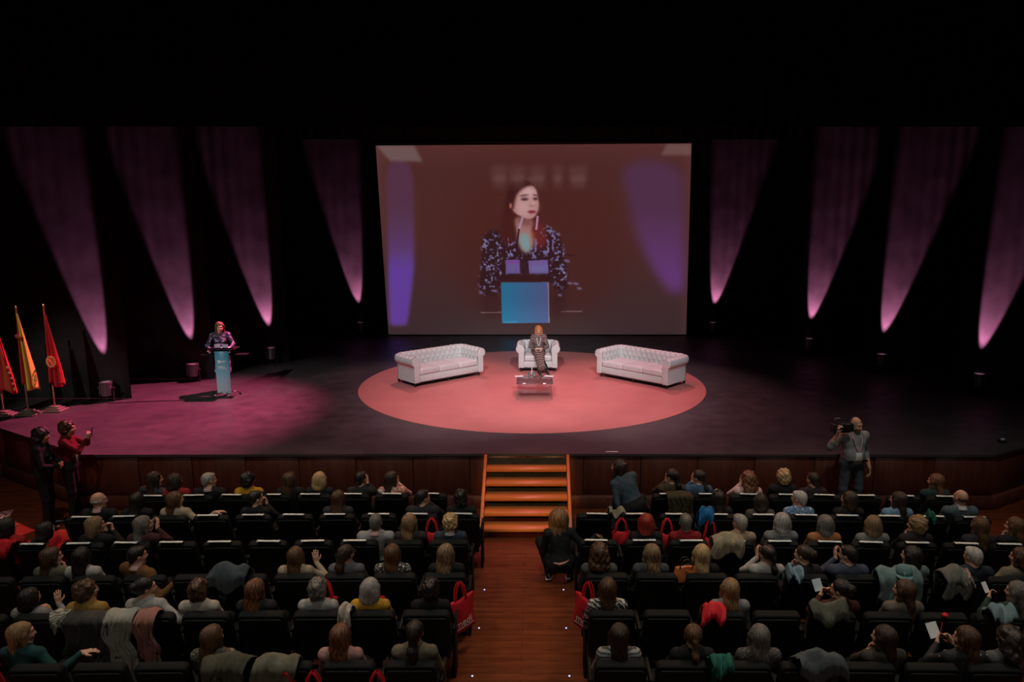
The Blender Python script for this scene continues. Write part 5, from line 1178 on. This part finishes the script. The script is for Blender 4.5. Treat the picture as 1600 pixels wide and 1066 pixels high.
strap_bag(6, -2.186, 'red tote bag by the olive-beige coat in the sixth row', drop=0.18, w_=0.20, h_=0.25)
coat(5, 2.066, M_red, 'red tote bag lying over the seat left of the golden-haired woman', 0.24, 0.05, 0.25, 24, 0.10, 'tote bag', 'tote_bag')
rx = 4.547; tag(MB().lathe([(0.030, 0.0), (0.036, 0.012), (0.022, 0.026), (0.006, 0.032)], 10).build('red_cloth', M_red, loc=(rx, rowy(5, rx)+0.05, 0.925), sm=True), 'small red cloth on the seat right of the brunette, fifth row', 'cloth')
coat(6, -5.051, M_red, 'red tote bag at the left picture edge of the bottom row', 0.20, 0.1, 0.3, 26, 0.25, 'tote bag', 'tote_bag')

# orange handbag between the fourth-row women
hx = 1.965; hb = thing('handbag', 'orange leather handbag left of the long blond hair', 'handbag', (hx, rowy(4, hx)+0.16, 0.80), R(10))
M_or = plain('orange_leather', (0.55, 0.16, 0.04), 0.45)
MB().add([(-0.16, -0.05, 0), (0.16, -0.05, 0), (0.16, 0.05, 0), (-0.16, 0.05, 0), (-0.12, -0.03, 0.19), (0.12, -0.03, 0.19), (0.12, 0.03, 0.19), (-0.12, 0.03, 0.19)], [(0,3,2,1), (4,5,6,7), (0,1,5,4), (1,2,6,5), (2,3,7,6), (3,0,4,7)]).build('body', M_or, hb, bevel=0.015)
for yy in (-0.035, 0.035): MB().tube([(0.08*math.cos(a), yy, 0.18+0.11*math.sin(a)) for a in [PI*k/12 for k in range(13)]], 0.008, 7).build('handle', M_bshoe, hb)
MB().box(-0.02, 0.02, -0.045, -0.03, 0.12, 0.15).build('clasp', plain('brass', (0.7, 0.5, 0.2), 0.3, 1.0), hb)
# teal cap on the jacket
cx_ = 4.487; cp = thing('cap', 'teal cap with a white mark lying on the pale teal jacket', 'cap', (cx_, rowy(4, cx_)+0.01, 1.00), R(-20))
teal = plain('teal_cap_cloth', (0.10, 0.20, 0.21), 0.8)
MB().lathe([(0.095, 0.0), (0.093, 0.04), (0.075, 0.085), (0.04, 0.105), (0.005, 0.112)], 20).build('crown', teal, cp, sm=True)
MB().prism([(0.092*math.cos(a), -0.092*math.sin(a)*0.6-0.06-0.07*math.sin(a)) for a in [PI*k/12 for k in range(13)]], -0.004, 0.004).build('brim', teal, cp)
ym = MB().tube([(-0.012, -0.092, 0.055), (0, -0.096, 0.035), (0, -0.097, 0.015)], 0.003, 5); ym.tube([(0.012, -0.092, 0.055), (0, -0.096, 0.035)], 0.003, 5); ym.build('white_mark', M_paper, cp)
# brochure at the far left, second row
bx = -7.337
tag(MB().box(-0.16, 0.16, -0.11, 0.11, 0, 0.008).build('brochure', pattern('dark_brochure_print', (0.05, 0.03, 0.03), (0.5, 0.35, 0.35), 25, 0.55), loc=(bx, rowy(2, bx)+0.02, 0.97), rot=(R(18), R(-10), 0.2)), 'glossy patterned brochure at the far left of the second row', 'brochure')
